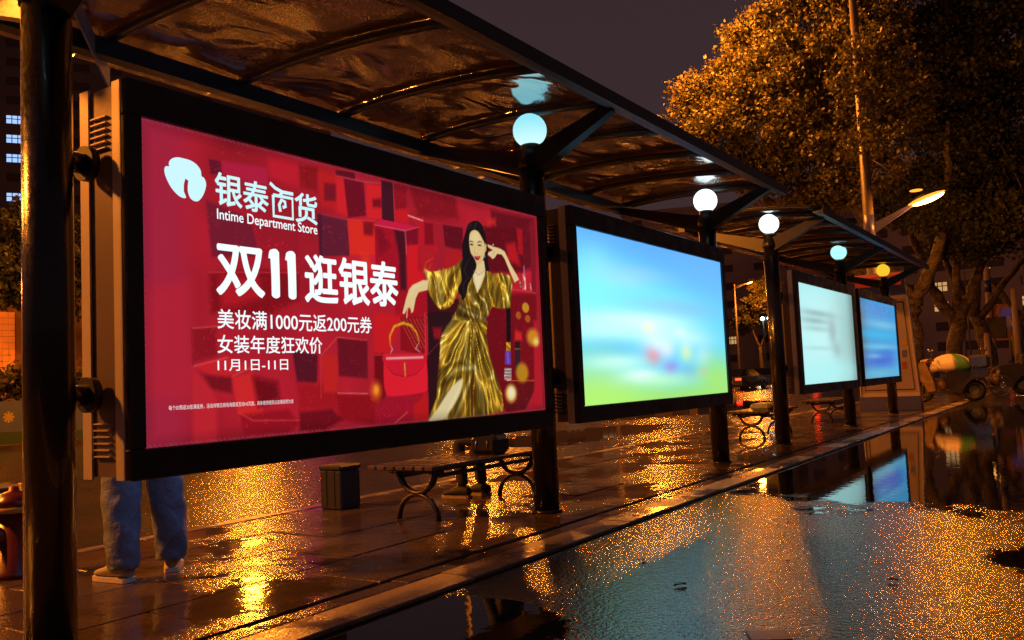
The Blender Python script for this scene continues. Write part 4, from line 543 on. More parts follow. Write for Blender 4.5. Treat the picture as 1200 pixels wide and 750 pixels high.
# flower logo with its curl
def flat_shape(name, pts, m, parent, depth=.0016, sm=5):
    pts = smooth_poly(pts, sm) if sm else pts
    bm = bmesh.new(); vs = [bm.verts.new((depth, p[0]/1000, p[1]/1000)) for p in pts]; bm.faces.new(vs); bmesh.ops.triangulate(bm, faces=bm.faces[:])
    me = bpy.data.meshes.new(name); bm.to_mesh(me); bm.free(); me.materials.append(m); return link(name, me, parent)
LG = [(246,1196),(232,1230),(236,1268),(248,1298),(262,1310),(275,1304),(282,1288),(280,1272),(270,1270),(262,1280),(258,1262),(257,1230),(268,1200),(290,1186),(318,1190),(345,1222),(362,1262),(364,1290),(352,1312),(338,1318),(334,1346),(312,1370),(280,1384),(240,1388),(196,1386),(164,1370),(152,1348),(154,1334),(134,1330),(127,1308),(136,1276),(160,1236),(192,1206),(222,1192)]
flat_shape('flower_logo', LG, CYANW, poster, sm=3)
lettering('银', .421, 1.190, .165, .165, CYANW, poster, bold=.020)
lettering('泰', .598, 1.186, .165, .160, CYANW, poster, bold=.020)
# the third character is drawn with a leaf-like top and a curled inside
stroke_letters([[(0,100),(20,88),(50,80),(96,80)],[(12,66),(12,4),(92,4),(92,66),(12,66)],[(50,80),(38,66)],[(40,20),(36,40),(46,56),(60,52),(62,38),(50,34)]], .778, 1.172, .172, .185, CYANW, poster, .019)
lettering('货', .955, 1.170, .165, .165, CYANW, poster, bold=.020)
lettering('Intime Department Store', .428, 1.098, .690, .070, WHITE, poster, bold=.009)
lettering('双', .420, .735, .300, .250, WHITE, poster, bold=.030)
# the stout rounded numerals
for k in range(2):
    x = 765+k*118; flat_shape('lettering', [(x-8,965),(x+2,990),(x+40,1000),(x+62,985),(x+64,960),(x+64,770),(x+58,740),(x+34,732),(x+10,742),(x+6,770),(x+6,930),(x-10,945)], WHITE, poster, sm=3)
lettering('逛', 1.015, .728, .250, .265, WHITE, poster, bold=.026)
lettering('银', 1.285, .730, .250, .268, WHITE, poster, bold=.026)
lettering('泰', 1.550, .735, .250, .270, WHITE, poster, bold=.026)
lettering('美妆满1000元返200元券', .417, .560, 1.130, .098, WHITE, poster, bold=.009)
lettering('女装年度狂欢价', .414, .436, .716, .092, WHITE, poster, bold=.009)
lettering('11月1日-11日', .412, .347, .460, .058, WHITE, poster, bold=.009)
lettering('每个ID限返20张满返券，活动详情见商场海报或互动H5页面，具体使用规则以店铺说明为准', .129, .166, .775, .023, SMALLW, poster, bold=.0)['kind'] = 'stuff'

# the three blurred displays
def soft_print(w, h, base, blobs, bands=None, seed=1):
    nx, ny = 110, 56
    c = Canvas(w, h, nx, ny, base)
    for (x, y, rx, ry, col, a) in blobs: c.gauss((x*w, y*h), col, rx*w, ry*h, a)
    return c, nx, ny
W2 = 3.52
bl2 = [(.5,1.05,2.,.30,(62,134,222),.95),(.85,.85,.3,.3,(78,152,228),.7),(.10,.80,.10,.12,(120,200,190),.6),(.1,.62,.30,.22,(110,226,240),.9),(.45,.62,.4,.12,(100,214,245),.8),(.35,.80,.22,.05,(150,180,235),.4),(.62,.62,.28,.05,(110,150,215),.45),(.6,.57,.3,.05,(110,160,225),.4),
       (.15,.42,.4,.07,(190,244,248),.8),(.5,.45,.3,.12,(190,236,245),.6),(.2,.30,.25,.08,(70,166,220),.8),(.8,.35,.25,.10,(80,180,235),.6),(.40,.46,.05,.04,(232,226,130),.8),(.62,.44,.05,.03,(230,224,160),.5),
       (.42,.28,.055,.06,(206,70,90),.85),(.54,.20,.06,.05,(140,80,200),.7),(.52,.32,.05,.05,(222,200,230),.7),(.66,.30,.05,.07,(226,224,130),.7),(.68,.16,.07,.06,(80,140,226),.8),(.80,.16,.05,.04,(220,130,140),.6),(.8,.27,.08,.08,(220,225,240),.5),
       (.5,-.02,2.,.13,(132,196,72),1.),(.05,.05,.25,.22,(150,206,84),.95),(.92,.10,.18,.20,(136,200,76),.95),(.20,.24,.2,.05,(200,240,220),.7),(.45,.12,.25,.05,(180,226,170),.7),(.08,.03,.3,.07,(150,214,70),.8),(.30,.50,.35,.05,(222,246,250),.6),(.7,.40,.18,.06,(214,240,248),.5),(.45,.36,.10,.08,(226,236,246),.6),(.25,.74,.16,.05,(150,200,240),.5),(.33,.16,.12,.04,(226,240,226),.7)]
c2, nx, ny = soft_print(3520, 1540, (70,190,240), bl2); c2.img = c2.img*.84+np.array([.80,.95,.98])*.16
T2, _ = lightbox('light box with a blurred blue sky and green meadow picture, between red and white displays', 6.52, 10.26, P1[1], P1[2], 6.62, 10.16)
art_grid('poster', 3.54, 1.54, nx, ny, c2.img, print_mat('sky_backlit_print', 1.35), T2, (-3.645-PX, 6.62-(6.52+10.26)/2, .875-ZB))
bl3 = [(.4,.5,.8,.6,(196,240,240),.8),(.85,.5,.25,.8,(150,190,186),.8),(1.,.5,.10,2.,(110,130,128),.8),(.3,.72,.30,.035,(120,150,154),.6),(.25,.64,.26,.035,(120,150,154),.6),(.28,.56,.25,.03,(130,170,170),.5),(.55,.55,.08,.16,(150,170,172),.7),(.62,.35,.08,.08,(150,170,176),.6),(.3,.36,.3,.02,(150,196,198),.5),(.4,.12,.6,.12,(170,236,236),.7)]
c3, nx, ny = soft_print(3620, 1540, (160,226,228), bl3)
T3, _ = lightbox('light box with a pale mint white blurred display, left of the smaller blue one', 13.28, 17.08, P2[0], P2[1], 13.42, 16.98)
art_grid('poster', 3.57, 1.54, nx, ny, c3.img, print_mat('pale_backlit_print', 1.1), T3, (-3.645-PX, 13.415-(13.28+17.08)/2, .875-ZB))
bl4 = [(.0,.5,.14,2.,(90,104,110),.8),(.5,.9,.6,.10,(60,140,214),.7),(.6,.70,.5,.06,(130,206,232),.7),(.5,.56,.6,.06,(60,186,236),.9),(.5,.40,.5,.04,(130,214,236),.7),(.7,.33,.3,.05,(60,130,214),.7),(.5,.22,.5,.10,(70,100,208),.8),(.3,.28,.2,.03,(150,200,236),.6),(.4,.05,.7,.08,(110,190,214),.8),(1.0,.1,.15,.3,(90,190,226),.5)]
c4, nx, ny = soft_print(3580, 1540, (76,160,220), bl4)
T4, _ = lightbox('farthest light box with a blurred blue striped display under the yellow globe', 17.46, 21.26, P2[1], P2[2], 17.56, 21.12)
art_grid('poster', 3.56, 1.54, nx, ny, c4.img, print_mat('blue_backlit_print', 1.0), T4, (-3.645-PX, 17.56-(17.46+21.26)/2, .875-ZB))

# ------------------------------------------------------------------ street lamps
BANDB = mat('blue_band_paint', (.03,.035,.22), .4, noise=(6,.5,(.05,.05,.16)))
POLEM = mat('galvanised_pole', (.12,.095,.10), .5, .2, noise=(2,.6,(.07,.055,.06)))
LENS = emat('sodium_lens', (1.,.42,.09), 30); GLOW = emat('sodium_reflector', (1.,.30,.02), 2.2)
def head(T, loc, dirv, s=1., lens=LENS, n_=1):
    """flattened lamp head with a bright lens beneath and a small reflector above"""
    dx, dy = dirv; M = Matrix.Translation(loc) @ Matrix.Rotation(math.atan2(dy, dx), 4, 'Z') @ Matrix.Rotation(-.28, 4, 'Y')
    h = MB().sphere((0,0,.03), .5*s, 18, 8, (.62,.26,.13), M).build('lamp_head', DGREY, T)
    MB().sphere((.02,0,-.025), .42*s, 16, 8, (.62,.26,.14), M).build('lens', lens, h)
    MB().sphere((.0,0,.012), .46*s, 18, 8, (.66,.32,.10), M).build('refractor', GLOW, h)
    return M
def street_lamp(label, base, height, arms, power, band=None, r0=.16, reach_z=None, stay=True):
    T = thing('street_lamp', label, 'street lamp', base, 0, 'sodium street lamps')
    MB().lathe([(r0*1.6,0),(r0*1.6,.05),(r0*1.15,.08),(r0*1.05,1.2),(r0,1.25),(r0*.55,height)], (0,0,0), 18).build('pole', POLEM, T)
    if band:
        k = r0*(1-.45*band[0]/height)+.012
        MB().lathe([(k,band[0]),(k,band[1])], (0,0,0), 18).build('pole_band', BANDB, T)
    for (vx, vy, z0, ln, rise, pw, st) in arms:
        L_ = math.hypot(vx, vy); vx /= L_; vy /= L_
        e = (vx*ln, vy*ln, z0+rise)
        mb = MB(); beam(mb, (0,0,z0), e, (.09,.05), (.26,.05)); mb.build('arm', BANDB if band else POLEM, T)
        hl = (vx*(ln+.22), vy*(ln+.22), z0+rise+.05)
        head(T, hl, (vx, vy), 1.6 if band else 1.2)
        if st:
            MB().tube([(0,0,z0+2.1), (vx*ln*.86, vy*ln*.86, z0+rise+.55)], .018, 6).build('stay_rod', POLEM, T)
            MB().sphere((vx*(ln-.02), vy*(ln-.02), z0+rise+.30), .22, 14, 8, (.75,.5,.16)).build('reflector', GLOW, T)
        lamp('sodium_light', (hl[0], hl[1], hl[2]-.16), pw, .22 if pw < 2000 else .38, parent=T)
    return T
street_lamp('tall blue banded street lamp with a lit low arm behind the far shelter', (-4.86,25.4,0), 13.2, [(1,0,4.78,1.25,.62,1350,True),(-1,.05,12.6,5.6,.6,16000,False)], 1, band=(4.45,5.2))
street_lamp('distant street lamp at the right edge with its orange lamp lit beside the kerb', (-3.2,62,0), 12.5, [(1,.0,5.1,.4,.5,2600,True)], 1, r0=.15)
street_lamp('street lamp across the road opposite the red advertisement', (-24.6,18,0), 8.6, [(1,0,8.2,2.4,.5,1500,False)], 1)
street_lamp('street lamp across the road beside the tower with lit windows', (-24.6,2.5,0), 8.4, [(1,0,8.0,2.4,.5,3600,False)], 1)
street_lamp('street lamp across the road opposite the blue sky display', (-24.6,33,0), 10.6, [(1,0,10.2,2.4,.5,3000,False)], 1)
street_lamp('street lamp across the road past the far end of the first shelter', (-24.6,49,0), 9.0, [(1,0,8.5,2.4,.5,3200,False)], 1)
street_lamp('street lamp far across the road behind the left part of the red advertisement', (-40.6,33,0), 8.6, [(1,-.3,8.3,2.4,.4,4200,False)], 1)
street_lamp('street lamp far across the road behind the woman of the red advertisement', (-42.0,56,0), 9.4, [(1,-.3,9.2,2.4,.4,4500,False)], 1)
street_lamp('street lamp at the road edge before the first shelter', (-13.6,-2.6,-.1), 8.0, [(1,.5,7.2,1.8,.4,9000,False)], 1)
street_lamp('small far street lamp above the gold lit tree', (-34.0,99,0), 11.2, [(1,0,10.8,1.6,.4,6500,False)], 1)
# ------------------------------------------------------------------ street furniture
IRON = mat('dark_cast_iron', (.03,.022,.018), .32, bump=(50,.0015), rvar=(14,.2,.45))
WOOD = mat('wet_dark_timber', (.10,.065,.04), .22, noise=(14,.7,(.05,.03,.02)), bump=(50,.001), var=.25, rvar=(9,.12,.4))
def arc(cx, cz, r, a0, a1, n=14, y=0, sx=1.):
    return [(cx+r*sx*math.cos(math.radians(a0+(a1-a0)*i/n)), y, cz+r*math.sin(math.radians(a0+(a1-a0)*i/n))) for i in range(n+1)]
bench = thing('bench', 'slatted bench with curled iron legs below the red advertisement', 'bench', (-4.70,6.42,.022), 0, 'benches under the shelters')
slatm = None
for k in range(7):
    x = -.30+k*.10-.04
    if slatm is None:
        slatm = MB().box(-.041,.041,-.92,.92,-.017,.017,bev=.005).build('seat_slat', WOOD, bench); slatm.location = (x,0,.43)
    else: link('seat_slat', slatm.data, bench, (x,0,.43))
sup = None
for y in (-.74,.74):
    mb = MB()
    for yy in (0,):
        mb.tube(arc(.0,.0,.205,0,180), .019, 8, flat=1.5).tube(arc(.0,.405,.19,192,348), .022, 8, flat=1.5)
        mb.tube([(-.30,0,.392),(.26,0,.392)], .02, 8, flat=1.3)
        mb.sphere((-.19,0,.365),.032,10,6).sphere((.19,0,.365),.032,10,6)
        for q in range(6): mb.tube([(-.27+q*.10,-.0,.375),(-.24+q*.10,0,.40)], .016, 6)
    if sup is None: sup = mb.build('leg_arch', IRON, bench); sup.location = (0,y,0)
    else: link('leg_arch', sup.data, bench, (0,y,0))
for x in (-.17,.17): MB().box(x-.014,x+.014,-.74,.74,.335,.365).build('rail', IRON, bench)
b2 = copy_tree(bench, None, (-4.72,14.9,.022), 'dark bench with curled iron legs below the pale mint white display')
b3 = copy_tree(bench, None, (-4.72,19.3,.022), 'dark bench with curled legs below the blue striped display beside the sign')

# fire hydrant
RED = mat('red_enamel', (.12,.012,.010), .3, noise=(8,.6,(.07,.009,.008)), bump=(30,.001)); YEL = mat('yellow_enamel', (.42,.23,.03), .35, noise=(9,.5,(.25,.12,.02)))
hy = thing('fire_hydrant', 'red fire hydrant with a yellow rimmed cap behind the nearest post', 'fire hydrant', (-5.81,3.02,.022))
MB().lathe([(.15,0),(.15,.03),(.115,.05),(.11,.40)], n=22).build('barrel', RED, hy)
MB().lathe([(.112,.40),(.15,.405),(.15,.435),(.13,.44)], n=22).build('rim', YEL, hy)
MB().lathe([(.135,.44),(.12,.48),(.08,.52),(.035,.535),(.03,.56),(.0,.562)], n=22).build('cap', RED, hy)
for a in (math.pi, math.pi*1.55):
    n = MB().tube([(.08*math.cos(a),.08*math.sin(a),.27),(.17*math.cos(a),.17*math.sin(a),.27)], .055, 14).build('nozzle', RED, hy)
    MB().tube([(.165*math.cos(a),.165*math.sin(a),.27),(.20*math.cos(a),.20*math.sin(a),.27)], .066, 6).build('nozzle_cap', RED, n)
# litter bin
bn = thing('litter_bin', 'small dark grey litter bin standing behind the red advertisement', 'litter bin', (-5.90,6.02,.022))
MB().box(-.13,.13,-.13,.13,.0,.35,bev=.012).build('bin_body', DGREY, bn)
MB().box(-.14,.14,-.14,.14,.353,.40,bev=.014).build('lid', DGREY, bn)
for x in (-.05,.05): MB().box(x-.006,x+.006,-.136,-.1295,.03,.35).build('rib', DGREY, bn)
# grey cabinet at far left
cb = thing('utility_cabinet', 'low grey cabinet with a yellow marker post behind the hydrant', 'cabinet', (-9.0,4.4,-.10))
MB().box(-.35,.35,-.22,.22,0,.40,bev=.015).build('cabinet_body', mat('grey_cabinet_paint', (.10,.10,.11), .4, noise=(5,.5,(.06,.06,.06))), cb)
MB().box(-.37,.37,-.24,.24,.402,.43,bev=.008).build('lid', mat('grey_cabinet_paint', ()), cb)
MB().box(.40,.46,.10,.16,0,.46,bev=.006).build('marker_post', YEL, cb)

# ------------------------------------------------------------------ people
DENIM = mat('slate_blue_trousers', (.14,.18,.27), .6, noise=(5,.6,(.07,.09,.14)), bump=(8,.035)); DARKCL = mat('black_cloth', (.012,.012,.014), .7, bump=(12,.006))
SHOE = mat('beige_suede_shoe', (.34,.30,.20), .6, noise=(12,.4,(.26,.22,.15))); SOLE = mat('pale_sole', (.62,.55,.50), .5); SKIN = mat('skin', (.50,.32,.24), .5); HAIR = mat('dark_hair', (.012,.009,.008), .45, bump=(60,.003))
def skinned(name, J, E, m, parent, root=0, sub=2, vox=None):
    me = bpy.data.meshes.new(name); me.from_pydata([j[0] for j in J], E, []); me.materials.append(m)
    o = link(name, me, parent); o.modifiers.new('skin', 'SKIN')
    sv = me.skin_vertices[0].data
    for i, j in enumerate(J): r = j[1]; sv[i].radius = r if isinstance(r, tuple) else (r, r)
    sv[root].use_root = True
    sb = o.modifiers.new('sub', 'SUBSURF'); sb.levels = sub; sb.render_levels = sub
    return o
def ring_path(pts, n=20, fold=.0, seed=0):
    """trouser-like loft: pts = (x, y, z, rx, ry)"""
    r = random.Random(seed); ph = [r.random()*6.28 for _ in range(4)]; rings = []
    for i, (x,y,z,rx,ry) in enumerate(pts):
        ring = []
        for k in range(n):
            a = 2*math.pi*k/n; f = 1+fold*(math.sin(3*a+ph[0]+i*.9)+.7*math.sin(5*a+ph[1]-i*1.3)+.5*math.sin(2*a+ph[2]+i*2.1))
            ring.append((x+rx*f*math.cos(a), y+ry*f*math.sin(a), z))
        rings.append(ring)
    return rings
def densify(pts, k=4):
    out = []
    for a, b in zip(pts[:-1], pts[1:]):
        for t in range(k): u = t/k; u = u*u*(3-2*u)*.5+u*.5; out.append(tuple(a[i]+(b[i]-a[i])*u for i in range(5)))
    return out+[pts[-1]]
def shoe(M, T, top, sole, L=.29, W=.052):
    rings = []
    prof = [(-.02,.030,.035,.075),(.0,.040,.05,.085),(.05,.044,.055,.10),(.10,.046,.052,.095),(.16,.050,.04,.070),(.21,.052,.03,.052),(.25,.047,.022,.042),(.28,.030,.014,.032),(.292,.008,.008,.022)]
    for u, wd, _, ht in prof:
        rings.append([(u-.05, wd*math.cos(2*math.pi*k/14), max(.024, .024+ (ht-.0)*.5*(1+math.sin(2*math.pi*k/14)))) for k in range(14)])
    s = MB().loft(rings, M=M).build('shoe', top, T)
    sr = [[(u-.05+(.004 if u > .2 else -.004), (wd+.006)*math.copysign(1, c)*abs(c)**.6, .0+.026*(q > 0)) for c, q in ((1,-1),(.6,-1),(-.6,-1),(-1,-1),(-1,1),(-.6,1),(.6,1),(1,1))] for u, wd, _, ht in prof]
    MB().loft(sr, smooth=False, M=M).build('sole', sole, s)
    lc = MB()
    for k in range(4): lc.tube([(.065+k*.022,-.024,.108-k*.009),(.065+k*.022,0,.118-k*.011),(.065+k*.022,.024,.108-k*.009)], .004, 6, M=M)
    lc.build('laces', SOLE, s)
ZG = .022
p1 = thing('person', 'person in loose slate blue trousers and beige trainers behind the red advertisement', 'person', (-4.78,3.40,ZG), 0)
# feet: near one points to the road, far one half turned away
O = Matrix.Identity(4)
shoe(Matrix.Translation((-.16,-.20,0)) @ Matrix.Rotation(math.radians(184),4,'Z'), p1, SHOE, SOLE)
shoe(Matrix.Translation((-.16,.14,0)) @ Matrix.Rotation(math.radians(140),4,'Z'), p1, SHOE, SOLE)
tb = MB()
la = densify([(-.165,-.19,.075,.098,.088),(-.17,-.19,.12,.105,.090),(-.19,-.18,.25,.112,.096),(-.225,-.165,.42,.122,.105),(-.235,-.15,.60,.128,.112),(-.20,-.12,.78,.135,.125),(-.17,-.08,.92,.15,.13)])
lb = densify([(-.155,.13,.075,.090,.090),(-.155,.13,.12,.098,.094),(-.15,.125,.25,.104,.098),(-.16,.11,.42,.112,.105),(-.165,.10,.60,.122,.112),(-.15,.09,.78,.132,.125),(-.16,.06,.92,.15,.13)])
tb.loft(ring_path(la, 26, .035, 3)).loft(ring_path(lb, 26, .04, 8))
tb.loft(ring_path(densify([(-.165,-.02,.78,.13,.17),(-.165,-.01,.90,.155,.19),(-.165,-.01,1.0,.14,.17)]), 26, .01, 2))
tr = tb.build('trousers', DENIM, p1)
rm = tr.modifiers.new('merge', 'REMESH'); rm.mode = 'VOXEL'; rm.voxel_size = .011; rm.use_smooth_shade = True
sm_ = tr.modifiers.new('soft', 'SMOOTH'); sm_.iterations = 3; sm_.factor = .5
skinned('jacket', [((-.165,-.01,.98),(.17,.15)),((-.165,-.01,1.15),(.155,.13)),((-.17,-.01,1.32),(.18,.13)),((-.175,-.01,1.44),(.13,.09)),((-.175,-.01,1.50),.055),
    ((-.17,-.19,1.42),.07),((-.17,-.25,1.28),.058),((-.15,-.29,1.12),.05),((-.22,-.22,.98),.045),((-.25,-.16,.93),.045),
    ((-.17,.17,1.42),.07),((-.17,.23,1.28),.058),((-.15,.27,1.12),.05),((-.22,.20,.98),.045),((-.25,.14,.93),.045)],
    [(0,1),(1,2),(2,3),(3,4),(3,5),(5,6),(6,7),(7,8),(8,9),(3,10),(10,11),(11,12),(12,13),(13,14)], mat('dark_blue_jacket', (.03,.035,.05), .6, bump=(14,.006)), p1)
def head_mesh(M, parent, neck=True):
    """head facing local -X"""
    mb = MB(); rings = []
    P = [(.0,-.20,.052,.052),(.0,-.13,.052,.055),(-.012,-.105,.075,.062),(-.012,-.07,.092,.070),(-.004,-.02,.100,.076),(.0,.03,.102,.078),(.004,.07,.092,.070),(.006,.10,.065,.05),(.008,.112,.02,.015)]
    for x, z, rx, ry in P: rings.append([(x+rx*math.cos(2*math.pi*k/20)-(.012 if k == 10 and -.06 < z < -.0 else 0), ry*math.sin(2*math.pi*k/20), z) for k in range(20)])
    mb.loft(rings, M=M); h = mb.build('head', SKIN, parent)
    nz = MB().loft([[(-.098,-.004,.012),(-.098,.004,.012),(-.10,0,.014)],[(-.112,-.013,-.030),(-.112,.013,-.030),(-.124,0,-.030)],[(-.095,-.008,-.042),(-.095,.008,-.042),(-.10,0,-.044)]], M=M).build('nose', SKIN, h)
    for s_ in (-1,1):
        MB().sphere((-.094,s_*.030,.008),.012,10,6,M=M).build('eye', mat('eye_dark', (.03,.02,.015), .2), h)
        MB().sphere((.004,s_*.080,-.012),.028,10,6,(.6,.25,1),M=M).build('ear', SKIN, h)
    MB().sphere((-.100,0,-.066),.022,12,6,(.25,1,.3),M=M).build('mouth', mat('lips', (.35,.10,.09), .45), h)
    hr = MB(); rings = []
    for z, s_, xo in ((-.07,.80,.045),(-.02,.98,.030),(.03,1.08,.016),(.07,1.04,.012),(.105,.78,.010),(.128,.35,.008),(.132,.05,.008)):
        rings.append([(xo+.102*s_*math.cos(2*math.pi*k/22)*(1 if z > .05 or math.cos(2*math.pi*k/22) > -.2 else .55), .084*s_*math.sin(2*math.pi*k/22)*1.03, z) for k in range(22)])
    hr.loft(rings, M=M); hr.build('hair', HAIR, h)
    return h
head_mesh(Matrix.Translation((-.185,-.01,1.64)), p1)
# seated person
p2 = thing('person', 'person in black clothes and black shoes seated on the bench behind the red advertisement', 'person', (-4.75,6.98,ZG), 0)
for y, x in ((-.10,-.40),(.14,-.34)):
    shoe(Matrix.Translation((x+.02,y,0)) @ Matrix.Rotation(math.radians(182),4,'Z'), p2, DARKCL, mat('grey_pink_sole', (.28,.22,.21), .5))
skinned('trousers', [((.02,0,.58),(.16,.14)),((-.16,-.09,.57),.085),((-.42,-.10,.55),.07),((-.41,-.10,.30),.062),((-.385,-.10,.10),.060),((-.16,.11,.57),.085),((-.40,.13,.55),.07),((-.36,.14,.30),.062),((-.33,.14,.10),.060)],
    [(0,1),(1,2),(2,3),(3,4),(0,5),(5,6),(6,7),(7,8)], DARKCL, p2)
skinned('coat', [((.03,0,.62),(.17,.15)),((.03,0,.82),(.16,.13)),((.0,0,1.0),(.17,.12)),((-.02,0,1.10),(.11,.09)),((-.03,0,1.16),.055),((-.01,-.19,1.06),.065),((-.03,-.24,.86),.052),((-.14,-.20,.74),.048),((-.17,-.10,.72),.045),((-.01,.19,1.06),.065),((-.03,.24,.86),.052),((-.14,.20,.74),.048),((-.17,.10,.72),.045)],
    [(0,1),(1,2),(2,3),(3,4),(3,5),(5,6),(6,7),(7,8),(3,9),(9,10),(10,11),(11,12)], DARKCL, p2)
head_mesh(Matrix.Translation((-.045,0,1.30)), p2)
bag = thing('handbag', 'black handbag with small bright buckles beside the seated person', 'bag', (-4.62,6.62,.47))
MB().box(-.15,.15,-.12,.12,0,.17,bev=.04).build('bag_body', mat('black_leather', (.012,.011,.012), .3, bump=(60,.001)), bag)
MB().tube(arc(0,.16,.09,0,180,12), .009, 8).build('handle', mat('black_leather', ()), bag)
for x in (-.07,.05): MB().tube([(x,-.124,.05),(x+.01,-.13,.13)], .006, 6).build('buckle', CHROME, bag)
# things on the second bench
tb = thing('shopping_bag', 'pale shopping bag lying on the bench below the mint white display', 'bag', (-4.62,14.6,.47))
MB().box(-.18,.16,-.26,.26,0,.11,bev=.04).build('bag_body', mat('pale_plastic_bag', (.40,.44,.42), .4, noise=(6,.6,(.20,.30,.22)), bump=(9,.02)), tb)
MB().tube(arc(-.01,.10,.07,0,180,10), .008, 6).build('handle', mat('pale_plastic_bag', ()), tb)

# ------------------------------------------------------------------ information sign
sg = thing('information_sign', 'tall grey framed information sign with a red header and blue base past the last post', 'sign', (-4.2,23.0,.02))
NAVY = mat('navy_paint', (.05,.06,.34), .35); FRM = mat('pinkish_grey_frame', (.62,.48,.42), .4, noise=(4,.4,(.5,.38,.34)))
REDGLOW = mat('red_header_paint', (.35,.03,.02), .4, emit=(.5,.02,.01), estr=.35)  # faint red glow put into the header colour as emission
MB().box(-.70,.70,-.10,.10,.0,.34,bev=.01).build('base', NAVY, sg)
MB().prism([(-.66,.34),(.66,.34),(.52,2.72),(-.60,2.72)], 1, -.05, .05).build('panel', mat('grey_print', (.42,.33,.38), .35, noise=(3,.6,(.30,.24,.28))), sg)
for a, b in (((-.66,.36),(-.61,2.72)),((.66,.36),(.53,2.72)),((-.66,.38),(.66,.38)),((-.61,2.72),(.53,2.72))):
    mb = MB(); beam(mb, (a[0],-.055,a[1]), (b[0],-.055,b[1]), .03, .10); mb.build('frame_bar', FRM, sg)
mb = MB()
for a, b in (((-.56,.50),(-.52,2.60)),((.56,.50),(.44,2.60)),((-.56,.50),(.56,.50)),((-.52,2.60),(.44,2.60))): beam(mb, (a[0],-.052,a[1]), (b[0],-.052,b[1]), .012, .03)
mb.build('inner_line', mat('dark_line', (.03,.015,.02), .4), sg)
MB().prism([(-.62,2.78),(.53,2.78),(.50,3.34),(-.62,3.34)], 1, -.06, .06).build('top_board', NAVY, sg)
MB().box(-.62,.44,-.075,-.062,3.02,3.32).build('header', REDGLOW, sg)
for k in range(3): MB().box(-.40+k*.28,-.26+k*.28,-.082,-.076,3.10,3.24).build('header_mark', mat('white_mark', (.6,.5,.5), .5), sg)
for k, c in enumerate(((.5,.35,.10),(.10,.12,.35),(.35,.08,.05))): MB().box(.36-.02*k,.46-.02*k,-.062,-.056,1.55-.28*k,1.72-.28*k).build('notice', mat('notice%d' % k if False else 'notice_'+('yellow','blue','red')[k], c, .5), sg)
MB().tube([(.72,-.06,-.02),(.56,-.06,2.9)], .014, 8).build('conduit', CHROME, sg)

# ------------------------------------------------------------------ scooter
GOLDP = mat('worn_gold_plastic', (.22,.13,.04), .35, noise=(9,.7,(.05,.03,.015)), bump=(12,.004))
BLKP = mat('black_plastic', (.03,.026,.022), .22, bump=(12,.006), coat=.5)
def wheel(name, x, r, T, w=.05, hub=.45, spokes=0, y=0, M=None):
    t = MB(); n = 28; rings = []
    for i in range(n):
        a = 2*math.pi*i/n; rings.append([(x+(r-w+w*math.cos(b))*math.cos(a), y+w*math.sin(b), r+(r-w+w*math.cos(b))*math.sin(a)) for b in [2*math.pi*k/8 for k in range(8)]])
    rings.append(rings[0]); t.loft(rings, cap=False, M=M); o = t.build(name, RUBBER, T)
    hb = MB().tube([(x,y-.03,r),(x,y+.03,r)], r*hub if not spokes else .02, 18, M=M)
    for k in range(spokes):
        a = 2*math.pi*k/spokes; hb.tube([(x,y,r),(x+(r-w)*math.cos(a),y,r+(r-w)*math.sin(a))], .004, 4, M=M)
    hb.build('rim', CHROME if spokes else GREY, o); return o
CW = mat('white_rain_cloth', (.44,.38,.33), .5, noise=(5,.5,(.28,.22,.17)), bump=(8,.006)); CGN = mat('green_rain_cloth', (.03,.12,.04), .5, bump=(8,.006))
